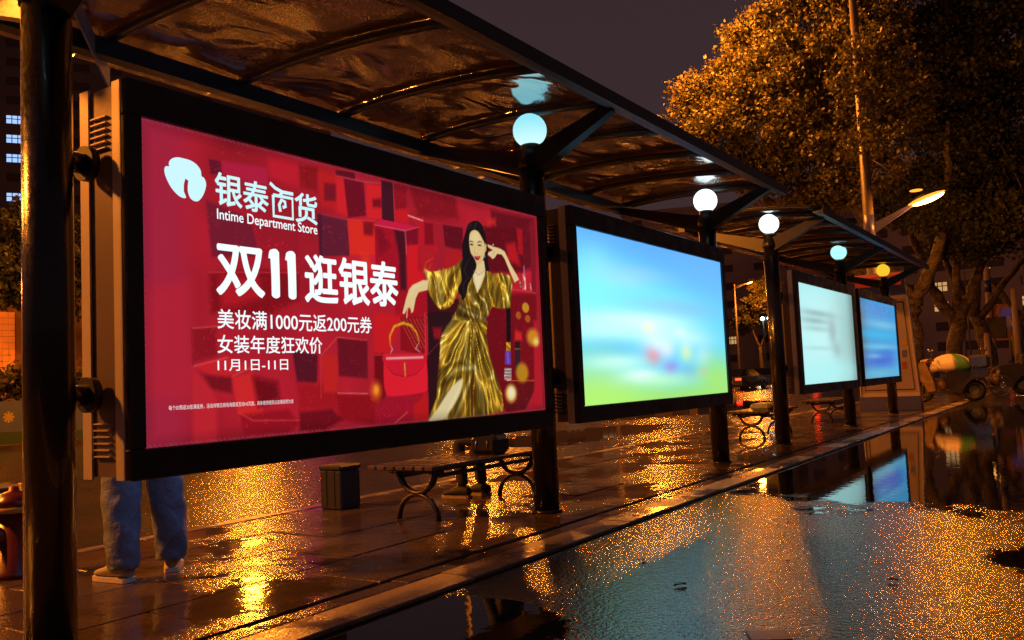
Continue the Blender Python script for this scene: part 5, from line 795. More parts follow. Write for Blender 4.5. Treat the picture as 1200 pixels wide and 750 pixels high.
def scooter(label, loc, rz, covered, s=1.):
    sc_ = thing('motor_scooter', label, 'scooter', loc, rz, 'scooters parked by the trees'); sc_.scale = (s,s,s)
    wheel('wheel', -.60, .25, sc_, .055); wheel('wheel', .58, .27, sc_, .075)
    MB().prism([(.02,.32),(.08,.24),(.34,.26),(.42,.42),(.58,.56),(.90,.60),(.96,.72),(.86,.84),(.25,.86),(.03,.80),(-.04,.60)], 1, -.15, .15).build('body_panel', BLKP, sc_)
    MB().prism([(-.46,.22),(.10,.20),(.10,.29),(-.30,.30),(-.34,.38),(-.46,.40)], 1, -.17, .17).build('footboard', BLKP, sc_)
    MB().prism([(.40,.44),(.46,.52),(.62,.57),(.80,.50),(.88,.36),(.90,.42),(.84,.58),(.60,.64),(.42,.58)], 1, -.06, .06).build('rear_mudguard', BLKP, sc_)
    MB().prism([(.20,.30),(.60,.22),(.66,.30),(.60,.36),(.24,.40)], 1, .08, .16).build('engine', GREY, sc_)
    MB().prism([(-.28,.30),(-.32,.56),(-.42,.86),(-.48,1.02),(-.66,1.02),(-.74,.86),(-.66,.62),(-.54,.44),(-.46,.26)], 1, -.19, .19).build('leg_shield', GOLDP, sc_)
    MB().prism([(-.84,.40),(-.72,.50),(-.56,.52),(-.42,.44),(-.36,.34),(-.34,.40),(-.42,.54),(-.60,.60),(-.78,.56),(-.88,.46)], 1, -.08, .08).build('front_mudguard', GOLDP, sc_)
    MB().tube([(-.60,-.07,.25),(-.56,-.07,.62)], .028, 8).tube([(-.60,.07,.25),(-.56,.07,.62)], .028, 8).build('fork', GREY, sc_)
    MB().sphere((-.12,-.02,.46), .17, 14, 8, (.9,.8,1.)).build('footwell_bag', GOLDP, sc_)
    MB().sphere((-.60,0,.78), .16, 16, 8, (.55,.8,.8)).build('headlamp', mat('headlamp_glass', (.30,.28,.24), .1), sc_)
    MB().tube([(-.50,-.02,.92),(-.47,-.05,1.05),(-.36,-.22,1.10),(-.26,-.34,1.06)], .024, 8).tube([(-.50,.02,.92),(-.47,.05,1.05),(-.36,.22,1.10),(-.26,.34,1.06)], .024, 8).build('handlebar', BLKP, sc_)
    MB().sphere((-.46,0,1.04), .15, 14, 8, (1.1,1.,.55)).build('handlebar_cover', GOLDP, sc_)
    for s_ in (-1,1):
        m_ = MB().tube([(-.40,s_*.20,1.10),(-.36,s_*.26,1.28)], .008, 6).build('mirror_stalk', BLKP, sc_)
        MB().sphere((-.35,s_*.27,1.33), .07, 12, 6, (.5,1.2,.7)).build('mirror', CHROME, m_)
    if covered:
        # rain cover: gores of a half dome, one green
        cov = MB().sphere((.12,0,.80), .05, 10, 6).build('rain_cover', CW, sc_)
        for k in range(8):
            mb = MB(); rings = []
            for i in range(9):
                th = math.pi*.5*i/8; ring = []
                for j in range(7):
                    ph = 2*math.pi*(k+j/6)/8+.25; rr = math.sin(th)
                    ring.append((.10+.54*rr*math.cos(ph), .32*rr*math.sin(ph), .80+(.42)*math.cos(th)**.9-(.035*abs(math.sin(math.pi*j/6)) if i > 3 else 0)))
                rings.append(ring)
            mb.loft(rings, False, False, True); g_ = mb.build('cloth_gore', CGN if k in (5,6) and k == 6 else CW, cov)
            so = g_.modifiers.new('thick', 'SOLIDIFY'); so.thickness = .004
    else:
        MB().loft([[(x,yy*w_,z+(.02 if yy == 0 else 0)) for yy in (-1,-.6,0,.6,1)]+[(x,yy*w_,z-.09) for yy in (1,0,-1)] for x,w_,z in ((-.12,.08,.80),(.0,.13,.84),(.3,.15,.87),(.6,.14,.90),(.74,.08,.90))], smooth=False).build('seat', BLKP, sc_)
    MB().box(.52,.98,-.20,.20,.82,1.16,bev=.06).build('top_box', BLKP, sc_)
    MB().tube([(-.02,-.10,.22),(.06,-.16,.0)], .012, 6).build('kick_stand', CHROME, sc_)
    MB().box(-.84,-.70,-.06,.06,.50,.52).build('number_plate', mat('plate_white', (.6,.6,.6), .4), sc_)
    MB().sphere((.86,0,.66), .05, 10, 6, (.5,1.6,1)).build('tail_lamp', mat('tail_red', (.4,.01,.01), .2), sc_)
    return sc_
scooter('parked black scooter with a white and green rain cover on its seat', (-3.50,27.6,.022), 0, True, 1.1)
scooter('dark uncovered scooter with a top box parked behind the covered one', (-2.55,31.4,.022), .35, False, 1.1)
scooter('dark uncovered scooter half hidden at the left behind the covered one', (-5.0,30.6,.022), -.5, False, 1.05)
# ------------------------------------------------------------------ bicycle
bi = thing('bicycle', 'dark bicycle leaning behind the scooter by the tree trunks', 'bicycle', (-2.95,30.6,.022), .12)
for x in (-.50,.50): wheel('wheel', x, .33, bi, .02, spokes=14)
fb = MB()
for a, b in (((-.50,.33),(-.36,.78)),((-.36,.76),(.10,.72)),((-.34,.68),(-.02,.28)),((.14,.76),(-.02,.28)),((-.02,.28),(.50,.33)),((.10,.68),(.50,.33))): fb.tube([(a[0],0,a[1]),(b[0],0,b[1])], .016, 8)
fb.build('frame', mat('dark_bike_paint', (.05,.035,.03), .3), bi)
MB().tube([(-.36,0,.76),(-.34,0,.95)], .013, 8).tube([(-.34,-.26,.97),(-.36,0,.95),(-.34,.26,.97)], .012, 8).build('handlebar', CHROME, bi)
MB().sphere((.16,0,.84), .12, 12, 6, (1.1,.6,.3)).build('saddle', BLKP, bi)
MB().tube([(.13,0,.74),(.15,0,.82)], .013, 8).build('seat_post', CHROME, bi)
bk_ = MB()
for k in range(6): bk_.tube([(-.66+k*.05,-.12,.62),(-.66+k*.05,-.13,.86)], .005, 4).tube([(-.66+k*.05,.12,.62),(-.66+k*.05,.13,.86)], .005, 4)
for z in (.62,.74,.86): bk_.tube([(-.68,-.13,z),(-.40,-.13,z),(-.40,.13,z),(-.68,.13,z),(-.68,-.13,z)], .006, 4)
bk_.build('basket', CHROME, bi)
MB().tube([(-.02,-.06,.28),(-.02,.06,.28)], .09, 16).tube([(-.02,-.06,.28),(.08,-.09,.14)], .012, 6).tube([(-.02,.06,.28),(-.12,.09,.42)], .012, 6).build('crank', CHROME, bi)

# ------------------------------------------------------------------ vehicles on the road
def car(label, loc, rz, paint, L=4.5, W_=1.78, H=1.45, tail=(1.,.03,.01), tails=8, heads=0, group='cars on the wet road'):
    T = thing('car', label, 'car', loc, rz, group)       # nose towards +Y
    h = L/2
    def section(sc): return sc
    pr = [(-h,.38),(-h+.02,.80),(-h+.12,.93),(-h+.75,.98),(h-1.25,.93),(h-.35,.80),(h-.05,.66),(h,.40),(h-.1,.25),(-h+.1,.25)]
    mb = MB(); rings = []
    for x, s_ in ((-W_/2,.90),(-W_/2+.06,.985),(-W_/4,1.0),(0,1.005),(W_/4,1.0),(W_/2-.06,.985),(W_/2,.90)):
        rings.append([(x, y*(.985 if abs(x) > W_/2-.01 else 1), .25+(z-.25)*s_) for y, z in pr])
    mb.loft(rings, True, True, False); mb.build('body', paint, T)
    cab = [(-h+.45,.94),(-h+1.05,H-.03),(-h+1.5,H),(h-2.1,H-.02),(h-1.15,.92)]
    mb = MB(); rings = []
    for x, s_ in ((-W_/2+.07,0),(-W_/2+.24,1),(W_/2-.24,1),(W_/2-.07,0)):
        rings.append([(x, y, .93 if not s_ else z) for y, z in cab] if not s_ else [(x, y, z) for y, z in cab])
    mb.loft(rings, True, False, False); mb.build('cabin_glass', mat('car_glass', (.01,.01,.014), .06), T)
    MB().prism([(-W_/2+.26,-h+1.12),(W_/2-.26,-h+1.12),(W_/2-.26,h-2.05),(-W_/2+.26,h-2.05)], 2, H-.012, H+.012).build('roof', paint, T)
    for sx_ in (-1,1):
        for y in (-h+.85, h-.9):
            x = sx_*(W_/2-.10); n=20
            t = MB().tube([(x-.10,y,.32),(x+.10,y,.32)], .32, n).build('wheel', RUBBER, T)
            MB().tube([(x-.108,y,.32),(x+.108,y,.32)], .19, 14).build('rim', CHROME, t)
        MB().box(min(sx_*(W_/2-.42),sx_*(W_/2-.03)), max(sx_*(W_/2-.42),sx_*(W_/2-.03)), -h-.025, -h+.05, .68, .82, bev=.01).build('tail_light', emat('tail_light_red%s' % ('_dim' if tails < 3 else ''), tail, tails), T)
        MB().box(min(sx_*(W_/2-.42),sx_*(W_/2-.06)), max(sx_*(W_/2-.42),sx_*(W_/2-.06)), h-.06, h+.02, .60, .72, bev=.01).build('headlight', emat('headlight_on', (1.,.85,.65), heads) if heads else mat('headlight_glass', (.3,.3,.3), .1), T)
        MB().sphere((sx_*(W_/2+.06), h-1.75, .98), .09, 10, 6, (.9,.6,.7)).build('mirror', paint, T)
    MB().box(-.25,.25,-h-.014,-h+.02,.50,.62).build('number_plate', mat('plate_white', ()), T)
    return T
PB = mat('midnight_blue_car_paint', (.09,.09,.17), .18, .3, coat=1); PD = mat('black_car_paint', (.04,.036,.038), .18, coat=1); PW = mat('white_car_paint', (.45,.42,.40), .2, coat=1); PR = mat('maroon_car_paint', (.09,.015,.012), .2, coat=1)
car('dark car with its red tail light glowing beside the blue sky display', (-20.5,60.5,-.10), -.12, PD)
car('blue sheened dark car seen side on between the two shelters', (-21.0,66.5,-.10), -.75, PB, tails=1.2)
car('oncoming car with bright white headlights past the blue sheened car', (-25.3,84,-.10), 3.0, PD, heads=22)
car('pale car with red tail light seen between the sign and the scooter', (-9.3,58,-.10), -.1, PW, tails=6)
car('far car with bright headlights behind the other cars on the road', (-34.6,112,-.10), 2.9, PR, heads=30)
car('maroon car with red tail lights at the right edge among the tree trunks', (-4.4,75,-.0), .0, PR, tails=9)
bs = thing('bus', 'dark bus with red rear lights half hidden by the pale display', 'bus', (-15.5,56,-.10), 0)
MB().box(-1.25,1.25,-.0,11,.35,3.35,bev=.12).build('body', PD, bs)
MB().box(-1.05,1.05,-.03,.02,1.75,2.9,bev=.01).build('rear_window', mat('car_glass', ()), bs)
for k in range(6): MB().box(1.235,1.27,.6+k*1.7,2.1+k*1.7,1.6,2.7,bev=.01).build('window', mat('car_glass', ()), bs)
for x in (-1.0,1.0):
    MB().box(x-.13,x+.13,-.05,.02,.85,1.45,bev=.02).build('tail_light', emat('bus_tail_red', (1.,.03,.01), 6), bs)
    for y in (2.2,8.6): MB().tube([(x-.14,y,.5),(x+.2,y,.5)], .5, 20).build('wheel', RUBBER, bs)

# ------------------------------------------------------------------ trees
def leafmat(name, col, col2):
    m = bpy.data.materials.new(name); m.use_nodes = True; g = NG(m); g.N.remove(g.N['Principled BSDF']); out = g.N['Material Output']
    geo = g.n('ShaderNodeNewGeometry'); rp = g.n('ShaderNodeTexWhiteNoise', noise_dimensions='1D'); g.L.new(geo.outputs['Random Per Island'], rp.inputs['W'])
    c = g.mixc(rp.outputs['Value'], (*col,1), (*col2,1))
    pr = g.n('ShaderNodeBsdfPrincipled'); g.L.new(c, pr.inputs['Base Color']); pr.inputs['Roughness'].default_value = .55
    tl = g.n('ShaderNodeBsdfTranslucent'); g.L.new(c, tl.inputs['Color'])
    mx = g.n('ShaderNodeMixShader'); mx.inputs[0].default_value = .35; g.L.new(pr.outputs[0], mx.inputs[1]); g.L.new(tl.outputs[0], mx.inputs[2]); g.L.new(mx.outputs[0], out.inputs[0]); return m
LEAF = leafmat('plane_leaf', (.12,.10,.03), (.05,.05,.016)); LEAF_SHADED = leafmat('dark_leaf', (.06,.065,.02), (.03,.035,.012))  # second is a darkened copy: shade of the unlit crowns put into its colour
BARK = mat('mottled_plane_bark', (.15,.115,.075), .55, noise=(4.5,1.,(.035,.026,.018)), bump=(9,.10))
def crown(name, clumps, n, size, m, parent, seed, org):
    """many small five cornered leaves spread through ellipsoid clumps: (x, y, z, rx, ry, rz, weight)"""
    r = np.random.default_rng(seed); W = np.array([c[6] for c in clumps]); W = W/W.sum(); Vs = []; cnt = 0
    allP = []
    for c, wgt in zip(clumps, W):
        k = int(n*wgt); twigs = max(6, k//60)
        d = r.normal(size=(twigs,3)); d /= np.linalg.norm(d,axis=1)[:,None]; rad = r.random(twigs)**.5
        T_ = d*rad[:,None]*np.array(c[3:6])+np.array(c[:3])
        pick = r.integers(0, twigs, k); P = T_[pick]+r.normal(size=(k,3))*np.array([.17,.17,.13])*(.8+.5*c[3]/2)
        allP.append(P)
    P = np.concatenate(allP)-np.array(org); k = len(P)
    a = r.normal(size=(k,3)); a /= np.linalg.norm(a,axis=1)[:,None]; b = np.cross(a, r.normal(size=(k,3))); b /= np.linalg.norm(b,axis=1)[:,None]
    s_ = size*(.6+.8*r.random(k))[:,None]; nn = np.cross(a,b)*s_*.18
    V = np.stack([P-a*s_, P+b*s_*.75-a*s_*.1+nn, P+a*s_, P-b*s_*.75-a*s_*.1+nn], 1).reshape(-1,3)
    return fast_mesh(name, V, np.arange(4*k).reshape(-1,4), m, parent)
def tree(label, base, tr_pts, limbs, clumps, n, size=.085, m=LEAF, seed=1, cat='tree', group=None, name='plane_tree'):
    T = thing(name, label, cat, base, 0, group); bx, by, bz = base
    rnd = random.Random(seed)
    def wig(pts, amp):
        out = []
        for i in range(len(pts)-1):
            for k in range(5):
                t = k/5; out.append((pts[i][0]+(pts[i+1][0]-pts[i][0])*t+rnd.uniform(-amp,amp), pts[i][1]+(pts[i+1][1]-pts[i][1])*t+rnd.uniform(-amp,amp), pts[i][2]+(pts[i+1][2]-pts[i][2])*t, pts[i][3]+(pts[i+1][3]-pts[i][3])*t*rnd.uniform(.8,1.2)))
        return out+[pts[-1]]
    w_ = wig(tr_pts, tr_pts[0][3]*.16)
    MB().tube([p[:3] for p in w_], [max(.02,p[3]) for p in w_], 14).build('trunk', BARK, T)
    for l in limbs:
        w_ = wig(l, l[0][3]*.35); MB().tube([p[:3] for p in w_], [max(.015,p[3]) for p in w_], 9).build('limb', BARK, T)
    # finer boughs reach from the limbs into the clumps
    tw = MB()
    for c in clumps:
        if c[6] < .45: continue
        e = min((l[-1] for l in limbs), key=lambda q: (q[0]+bx-c[0])**2+(q[1]+by-c[1])**2+(q[2]+bz-c[2])**2)
        for q in range(3):
            t_ = (c[0]-bx+rnd.uniform(-.6,.6)*c[3], c[1]-by+rnd.uniform(-.6,.6)*c[4], c[2]-bz+rnd.uniform(-.5,.5)*c[5])
            mid = tuple((e[i]+t_[i])/2+rnd.uniform(-.3,.3) for i in range(3)); tw.tube([e[:3], mid, t_], [.06,.035,.012], 5)
    tw.build('boughs', BARK, T)
    crown('crown', clumps, n, size, m, T, seed, base); return T
# first plane tree: crown hangs left over the shelter roofs
def cl(*a): return a
tree('large plane tree with its upper left crown lit gold above the shelter roofs', (-5.25,33.5,.02),
     [(0,0,-.1,.50),(.02,0,.5,.42),(-.05,0,1.6,.36),(-.15,.1,2.9,.40),(.1,.1,3.6,.34)],
     [[(-.15,.1,2.8,.30),(-1.4,-.8,4.4,.22),(-3.4,-2.2,6.4,.14),(-5.0,-3.0,8.6,.08)],[(0,.1,3.2,.28),(-.6,-1.0,5.0,.2),(-1.6,-2.4,7.4,.12),(-2.2,-3.0,9.6,.07)],[(.1,.1,3.2,.26),(.9,-.2,4.6,.2),(1.5,-1.0,6.6,.13),(1.8,-1.6,9.0,.07)],[(-.1,.1,2.6,.22),(-1.2,.5,3.8,.16),(-2.2,.9,4.4,.12),(-3.8,1.2,6.8,.06)]],
     [cl(-9.9,28.6,9.3,1.15,1.3,1.2,1.0),cl(-9.6,29.2,10.9,1.2,1.3,1.1,1.0),cl(-8.7,29.4,12.4,1.3,1.4,1.1,1.1),cl(-8.3,29.0,10.6,1.5,1.5,1.4,1.6),cl(-8.9,29.6,8.0,1.3,1.3,1.0,1.1),cl(-7.3,29.4,9.0,1.5,1.5,1.3,1.5),cl(-6.8,29.6,11.4,1.7,1.6,1.5,1.8),cl(-7.3,30.5,7.0,1.4,1.2,.9,1.0),cl(-5.8,29.8,7.6,1.4,1.4,1.1,1.1),cl(-5.2,30.4,9.8,1.7,1.6,1.5,1.7),cl(-5.6,30.6,13.0,1.9,1.8,1.4,1.7),cl(-8.6,31.0,5.9,1.2,1.2,.7,.7),cl(-10.6,28.2,8.0,.7,.8,.6,.35),cl(-7.6,29.2,13.8,1.5,1.4,1.0,1.1),cl(-11.1,28.4,8.7,.95,1.,1.3,.44),cl(-10.9,28.7,10.5,.9,1.,.9,.44),cl(-4.5,24.5,8.9,1.0,.5,1.2,.42),cl(-4.4,24.4,7.2,.7,.4,.5,.12)],
     95000, .062, LEAF, 11, group='plane trees along the pavement')
tree('plane tree with a forked trunk rising behind the scooter', (-4.5,37.5,.02),
     [(0,0,-.1,.40),(0,0,.6,.32),(.1,.1,1.8,.28),(.25,.1,2.8,.30)],
     [[(.2,.1,2.5,.24),(-.5,-.4,4.0,.2),(-.9,-1.6,6.2,.12),(-1.0,-3.,8.6,.06)],[(.25,.1,2.6,.24),(1.0,-.3,4.2,.19),(1.8,-1.2,6.2,.12),(2.0,-2.6,9.4,.06)],[(.2,.1,2.6,.18),(.4,-.8,5.0,.13),(.6,-2.0,7.5,.06)]],
     [cl(-4.6,33.6,7.0,1.7,1.5,1.1,1.3),cl(-3.6,33.4,9.2,2.0,1.7,1.5,1.7),cl(-2.6,33.6,7.2,1.7,1.5,1.1,1.3),cl(-2.4,34.0,10.6,2.2,1.8,1.7,1.9),cl(-4.0,34.2,12.6,2.2,1.8,1.6,1.7),cl(-1.4,34.4,13.0,2.4,2.,1.6,1.6),cl(-3.4,35.5,5.4,1.6,1.3,.7,.8),cl(-2.2,32.6,5.7,1.4,1.,.7,.9),cl(-.6,32.6,5.9,1.5,1.,.8,.9),cl(-3.9,32.2,6.2,1.2,.9,.8,.8)],
     62000, .075, LEAF_SHADED, 12, group='plane trees along the pavement')
tree('leaning dark plane tree between the banded pole and the scooter', (-3.5,41,.02),
     [(0,0,-.1,.42),(-.05,0,.6,.33),(-.25,.1,1.9,.28),(-.5,.1,3.2,.26)],
     [[(-.5,.1,3.0,.22),(-.2,-.7,5.0,.17),(.2,-2.0,7.0,.10),(.6,-3.2,9.0,.05)],[(-.5,.1,3.0,.2),(-1.2,-.3,4.8,.14),(-1.6,-1.6,6.6,.06)],[(-.4,.1,2.8,.16),(.8,-.2,4.4,.13),(2.0,-.8,5.6,.06)]],
     [cl(-1.2,35.0,8.0,1.9,1.7,1.4,1.6),cl(-.2,34.6,10.6,2.2,1.9,1.7,1.8),cl(.6,36.0,7.4,2.0,1.7,1.3,1.4),cl(-1.6,38.0,6.2,1.8,1.6,.8,1.0),cl(.9,35.5,12.8,2.4,2.,1.6,1.6),cl(.2,38.6,5.9,1.7,1.5,.7,.8)],
     44000, .075, LEAF_SHADED, 13, group='plane trees along the pavement')
tree('farther plane tree near the right edge beside the distant orange lamp', (-3.15,52,.02),
     [(0,0,-.1,.40),(.02,0,.8,.30),(-.1,.1,2.3,.26),(.1,.1,3.4,.24)],
     [[(.1,.1,3.2,.2),(-.9,-.5,5.0,.15),(-1.8,-1.6,6.6,.08)],[(.1,.1,3.2,.2),(1.2,-.3,4.9,.15),(2.0,-1.8,6.8,.08)]],
     [cl(-4.8,48,7.6,2.2,1.8,1.4,1.4),cl(-2.4,48,9.2,2.4,2.,1.6,1.6),cl(-.4,47,7.8,2.2,2.,1.3,1.3),cl(1.6,46,10.0,2.4,2.,2.,1.5),cl(-6.6,50,9.8,2.2,2.,1.8,1.2),cl(1.0,47,6.6,1.6,1.4,.7,.8)],
     22000, .13, LEAF, 14, group='plane trees along the pavement')
tree('small street tree lit gold by a lamp in the gap between shelters', (-33.0,104,0),
     [(0,0,-.1,.3),(0,0,4,.2)], [[(0,0,3.8,.16),(-.8,0,6,.1),(-1,0,8,.05)],[(0,0,3.8,.16),(.9,0,6,.1),(1.2,0,8,.05)]],
     [cl(-33.2,104,8.2,2.2,2.,2.2,1.4),cl(-31.6,104,9.2,1.8,2.,1.8,1.),cl(-34.8,104,6.8,1.5,2.,1.2,.6),cl(-32.4,104,11.2,1.4,1.5,1.0,.6)], 9000, .17, LEAF, 15, name='street_tree')
# planting and hoarding across the road at far left
sh = thing('shrub', 'leafy shrub growing above the blue hoarding at the far left', 'shrub', (-24.9,13.4,.03))
MB().tube([(0,0,0),(.05,.1,.9),(-.1,.3,1.8)], [.05,.04,.015], 6).build('stem', BARK, sh)
crown('foliage', [cl(-24.9,12.6,1.75,.3,1.0,.45,1),cl(-24.9,14.4,1.7,.3,1.2,.45,1.),cl(-24.9,16.5,1.7,.3,1.2,.5,1.)], 4200, .085, LEAF, sh, 21, (-24.9,13.4,.03))
sh2 = thing('shrub', 'dark overhanging foliage above the orange lit wall at the far left', 'shrub', (-26.2,14.5,.03))
MB().tube([(0,0,0),(.05,.1,2.5),(-.1,.3,5.)], [.10,.07,.03], 7).build('stem', BARK, sh2)
crown('foliage', [cl(-26.2,13.,4.5,.8,1.6,.9,1),cl(-26.2,15.5,4.9,.8,1.8,1.2,1.),cl(-26.2,18,4.6,.8,1.6,1.0,1.),cl(-26.4,14,6.2,.8,1.9,1.0,1.)], 9000, .10, LEAF_SHADED, sh2, 22, (-26.2,14.5,.03))
ho = thing('hoarding', 'low blue printed hoarding with yellow marks at the far left', 'hoarding', (-24.4,14,.03))
MB().box(-.03,.03,-6,8,.02,1.18).build('board', mat('blue_hoarding_print', (.07,.10,.20), .4, noise=(.8,.8,(.13,.14,.17))), ho)
MB().prism([(-6,.02),(-6,.25),(-2,.38),(1,.26),(5,.36),(8,.22),(8,.02)], 0, .032, .036).build('printed_hills', mat('green_print', (.03,.07,.02), .5), ho)
YM = mat('yellow_print', (.45,.34,.05), .5)
for q in range(9):
    mb = MB(); y = -5.2+q*.62
    for k in range(4): a = math.pi*k/4; mb.prism([(y+.15*math.cos(a)-.03*math.sin(a),.75+.15*math.sin(a)+.03*math.cos(a)),(y-.15*math.cos(a)-.03*math.sin(a),.75-.15*math.sin(a)+.03*math.cos(a)),(y-.15*math.cos(a)+.03*math.sin(a),.75-.15*math.sin(a)-.03*math.cos(a)),(y+.15*math.cos(a)+.03*math.sin(a),.75+.15*math.sin(a)-.03*math.cos(a))], 0, .032, .0345+.0003*k)
    mb.build('printed_mark', YM, ho)
for y in (-6,-2,2,6,8): MB().box(-.06,-.03,y-.04,y+.04,0,1.3).build('post', DGREY, ho)
wl = thing('screen_wall', 'orange lit wall of square panels behind the far left shrubs', 'wall', (-28.6,14,.0))
WALLM = mat('pale_orange_wall', (.75,.36,.16), .6, noise=(1.5,.3,(.6,.28,.12)))
MB().box(-.2,0,-8,8,0,4.6).build('backing', mat('wall_joint', (.15,.07,.03), .7), wl)
tm = MB().box(0,.02,0,.185,0,.185,bev=.004).build('panel', WALLM, wl); tm.location = (0,-3.,1.7); tm.data.name = 'panel'
for i in range(20):
    for j in range(12):
        if i or j: link('panel', tm.data, wl, (0,-3.+i*.195,1.7+j*.195))
lamp('wall_washer_light', (2.6,-5.0,4.6), 2600, .1, parent=wl)  # unseen lamp, with its lens and arm, added to brighten the panels
MB().box(2.5,2.7,-5.1,-4.9,4.72,4.8).build('washer_lamp', LENS, wl)
MB().tube([(0,-5,4.5),(1.3,-5,5.0),(2.6,-5,4.85)], .03, 6).build('washer_arm', POLEM, wl)

# ------------------------------------------------------------------ poles and signs at right
pb = thing('sign_pole', 'banded pole carrying a curved orange plate and a dark square sign', 'sign pole', (-3.62,43,.02))
MB().lathe([(.16,0),(.15,1.0),(.12,5.6)], n=14).build('pole', mat('orange_grey_pole', (.40,.28,.20), .5, noise=(2,.5,(.25,.18,.14))), pb)
MB().lathe([(.145,4.05),(.14,4.55)], n=14).build('pole_band', BANDB, pb)
MB().prism([(.15,3.5),(.62,3.5),(.74,3.38),(.74,1.95),(.15,1.95)], 1, -.05, .05).build('orange_plate', mat('rust_orange_plate', (.35,.12,.06), .4), pb)
MB().box(-.16,.58,-.14,-.06,2.05,2.95,bev=.02).build('square_sign', mat('dark_sign_back', (.03,.025,.025), .5), pb)
tf = thing('traffic_sign', 'blue traffic sign with a pale triangle beside the curved orange plate', 'traffic sign', (-2.95,43,.02))
MB().lathe([(.05,0),(.045,3.2)], n=10).build('pole', POLEM, tf)
MB().box(-.30,.30,-.06,-.03,2.45,3.3,bev=.01).build('plate', mat('sign_blue', (.02,.05,.28), .35, emit=(.02,.05,.4), estr=.1), tf)
MB().prism([(-.2,2.55),(.2,2.55),(0,3.0)], 1, -.070, -.062).build('triangle', mat('sign_white', (.6,.55,.5), .4), tf)
for x, l, h_ in ((-3.55,'short orange grey bollard post left of the traffic sign',2.2),(-2.50,'plain orange lit pole at the right edge of the pavement',3.9)):
    o = MB().lathe([(.13,0),(.12,h_*.5),(.10,h_),(.0,h_+.02)], n=12).build('post', mat('orange_grey_pole', ()), None); o.location = (x, 40, .02); tag(o, l, 'post')
tl_ = thing('traffic_light', 'pair of cold white signal lamps on a mast beneath the gold lit tree', 'signal mast', (-25.6,82,0))
MB().lathe([(.14,0),(.09,6.0)], n=10).build('mast', DGREY, tl_)
for x in (.0,.62): MB().sphere((x,-.2,6.0), .17, 12, 8).build('signal_lamp', emat('cold_lamp', (.65,.95,1.), 14), tl_)
MB().box(-.2,.82,-.05,.05,5.8,6.2,bev=.02).build('head', DGREY, tl_)

# ------------------------------------------------------------------ buildings
LITW = emat('lit_window_cool', (.35,.55,1.0), 1.25); LITO = emat('lit_window_warm', (1.,.55,.2), .6); DARKW = mat('dark_window_glass', (.07,.055,.09), .7, spec=.1)
def building(label, cx, cy, w, d, h, face, floors, cols, lit, wallc, ww=.5, wh=.45, z0=2.):
    """block with a recessed window in every bay of the side that faces the camera; face = heading of that side"""
    T = thing('apartment_building', label, 'building', (cx,cy,0), face)
    m = mat('wall_%s' % wallc[0], wallc[1], .7, noise=(.15,.6,tuple(c*.7 for c in wallc[1])), bump=(1.5,.02))
    bayw = w/cols; fh = (h-z0)/floors
    MB().box(-w/2,w/2,.25,d,0,h).build('wall', m, T)
    # front skin: piers and spandrels around the openings
    sk = MB()
    for c in range(cols+1):
        x0 = -w/2+c*bayw-bayw*(1-ww)/2; x1 = x0+bayw*(1-ww); sk.box(max(-w/2,x0), min(w/2,x1), 0, .25, 0, h)
    for f in range(floors+1):
        za = 0 if f == 0 else z0+(f-1)*fh+fh*(.3+wh); zb = z0+f*fh+fh*.3 if f < floors else h
        sk.box(-w/2, w/2, .01, .25, za, zb)
    sk.build('facade', m, T)
    MB().box(-w/2-.3,w/2+.3,-.3,d+.3,h,h+.6).build('roof', m, T)
    fw, fhh = bayw*ww, fh*wh; pm = {}
    for f in range(floors):
        for c in range(cols):
            key = lit.get((f,c), 0); mm = {0:DARKW,1:LITW,2:LITO}[key]
            x = -w/2+(c+.5)*bayw; z = z0+f*fh+fh*(.3+wh/2)
            if key not in pm:
                o = MB().box(-fw/2,fw/2,.14,.18,-fhh/2,fhh/2).build('window', mm, T); o.location = (x,0,z); pm[key] = o
                if key: 
                    b_ = MB()
                    for q in (-.18,.16): b_.box(q*fw-.06,q*fw+.06,.08,.139,-fhh/2,fhh/2)
                    b_.box(-fw/2,fw/2,.082,.137,.05,.17); pm[(key,'b')] = b_.build('glazing_bars', mat('window_bars', (.05,.05,.06), .5), o)
            else:
                o = link('window', pm[key].data, T, (x,0,z))
                if key: link('glazing_bars', pm[(key,'b')].data, o)
    return T
building('tall apartment tower with four cold lit windows at the far left', -125.0, 86.0, 60, 18, 61, math.radians(57), 20, 13, {(14,2):1,(13,2):1,(12,2):1,(10,2):1}, ('mauve', (.12,.095,.12)), .5,.42,z0=1.)
building('dim purple grey building seen between the two shelters', -47, 150, 46, 16, 30, math.radians(16), 9, 9, {(2,5):2,(1,3):2}, ('plum', (.26,.21,.28)), .32,.4)
building('dim building behind the tree trunks at the right', -16, 140, 44, 14, 22, math.radians(3), 7, 12, {(2,5):2,(3,5):2,(1,2):2,(2,8):2}, ('slate', (.26,.22,.32)), .5,.45)
building('low dark building across the road behind the shelters', -62, 92, 50, 14, 15, math.radians(40), 4, 11, {(0,4):2,(1,8):2,(0,7):2}, ('brown', (.16,.12,.15)), .5,.45)
# pink shop sign across the road, its light streaks in the wet asphalt
ss = thing('shop_sign', 'small pink lit shop sign across the road behind the red advertisement', 'sign', (-27.5,26.5,0))
MB().box(-.1,.1,-1.6,1.6,2.4,3.3,bev=.02).build('sign_box', DGREY, ss)
MB().box(.102,.13,-1.4,1.4,2.5,3.2).build('lit_face', emat('pink_sign', (1.,.05,.25), 2.0), ss)
for y in (-1.4,1.4): MB().box(-.06,.06,y-.05,y+.05,0,2.4).build('leg', DGREY, ss)
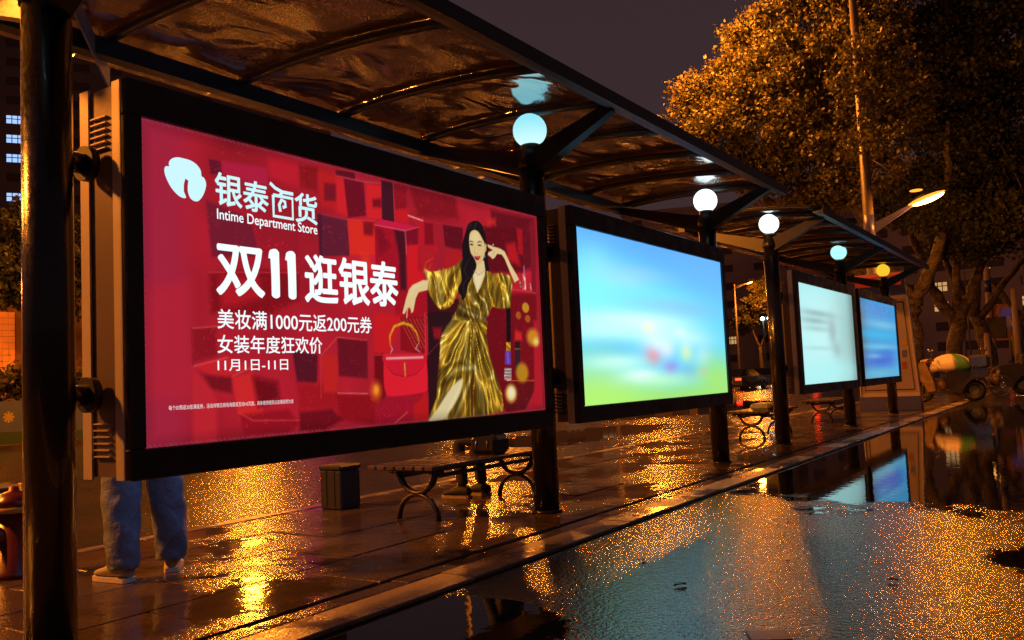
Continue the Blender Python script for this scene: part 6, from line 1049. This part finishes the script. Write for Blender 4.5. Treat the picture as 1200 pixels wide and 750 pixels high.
# fallen leaves and the little iron plate on the path
LF = mat('brown_fallen_leaf', (.10,.035,.015), .35, noise=(20,.6,(.05,.02,.01)))
spots_ = [(-1.55,5.15,0,'brown leaf lying on the grey path below the pale reflections'),(-3.62,6.05,.024,'small pale brown leaf lying just right of the second post'),(-1.9,4.4,0,'tiny curled leaf on the blue lit patch of path'),(-3.9,6.9,.024,'curled leaf on the slabs between the second and third posts'),(-4.25,7.3,.024,'leaf lying nearer the road behind the second post'),(-2.35,4.9,0,'small dark leaf at the edge of the blue lit path'),(-.95,4.9,0,'dark leaf on the gold glittering path at the right')]
for q, (x, y, z, l) in enumerate(spots_):
    mb = MB(); s_ = .026+.006*(q % 3); rings = []
    for i in range(7):
        t = i/6; wd = s_*.62*math.sin(math.pi*min(1, .08+t*.92))+.002; zc = .004+.004*math.sin(t*3.1)
        rings.append([(wd, (t-.5)*2*s_, zc+.008), (0, (t-.5)*2*s_, zc), (-wd, (t-.5)*2*s_, zc+.010)])
    mb.loft(rings, False, False, True); o = mb.build('fallen_leaf', LF); o.location = (x,y,z+.002); o.rotation_euler = (0,0,q*1.3)
    so = o.modifiers.new('thick', 'SOLIDIFY'); so.thickness = .0015; tag(o, l, 'leaf', 'fallen leaves')
o = MB().box(-.085,.085,-.07,.07,0,.006,bev=.002).build('access_plate', mat('rusty_iron_plate', (.10,.05,.03), .35, noise=(18,.7,(.05,.025,.015)), bump=(60,.001))); o.location = (-1.22,3.72,.001); o.rotation_euler = (0,0,.5)
tag(o, 'small rusty iron cover plate set in the path at the bottom edge', 'cover plate')

# distant lamps down the road: their posts, arms and lit lenses, too far to light anything in view
far_lens = emat('distant_lens', (1.,.42,.08), 7)
for q, (x, y, h_, l) in enumerate(((-44,118,11,'tiny far street lamp nearest the blue sky display in the gap'),(-38,150,12,'tiny far street lamp beneath the gold lit tree'),(-52,128,7,'low far street lamp over the distant traffic'),(-13,120,12,'tiny far street lamp between the trunks behind the scooter'),(-10,96,10,'small far street lamp left of the curved orange plate'))):
    T = thing('street_lamp', l, 'street lamp', (x,y,0), 0, 'sodium street lamps')
    MB().lathe([(.09,0),(.05,h_)], (0,0,0), 10).build('pole', POLEM, T)
    mb = MB(); beam(mb, (0,0,h_-.2), (1.6,0,h_+.1), .08, .08); mb.build('arm', POLEM, T)
    MB().sphere((1.9,0,h_+.05), .32, 12, 6, (1.,.6,.4)).build('lens', far_lens, T)

car('distant car with white headlights at the far end of the gap', (-31.2,98,-.10), 3.05, PD, heads=24)
car('distant dark car with red tail lights ahead of the blue sheened car', (-30.2,90,-.10), -.1, PR, tails=7)
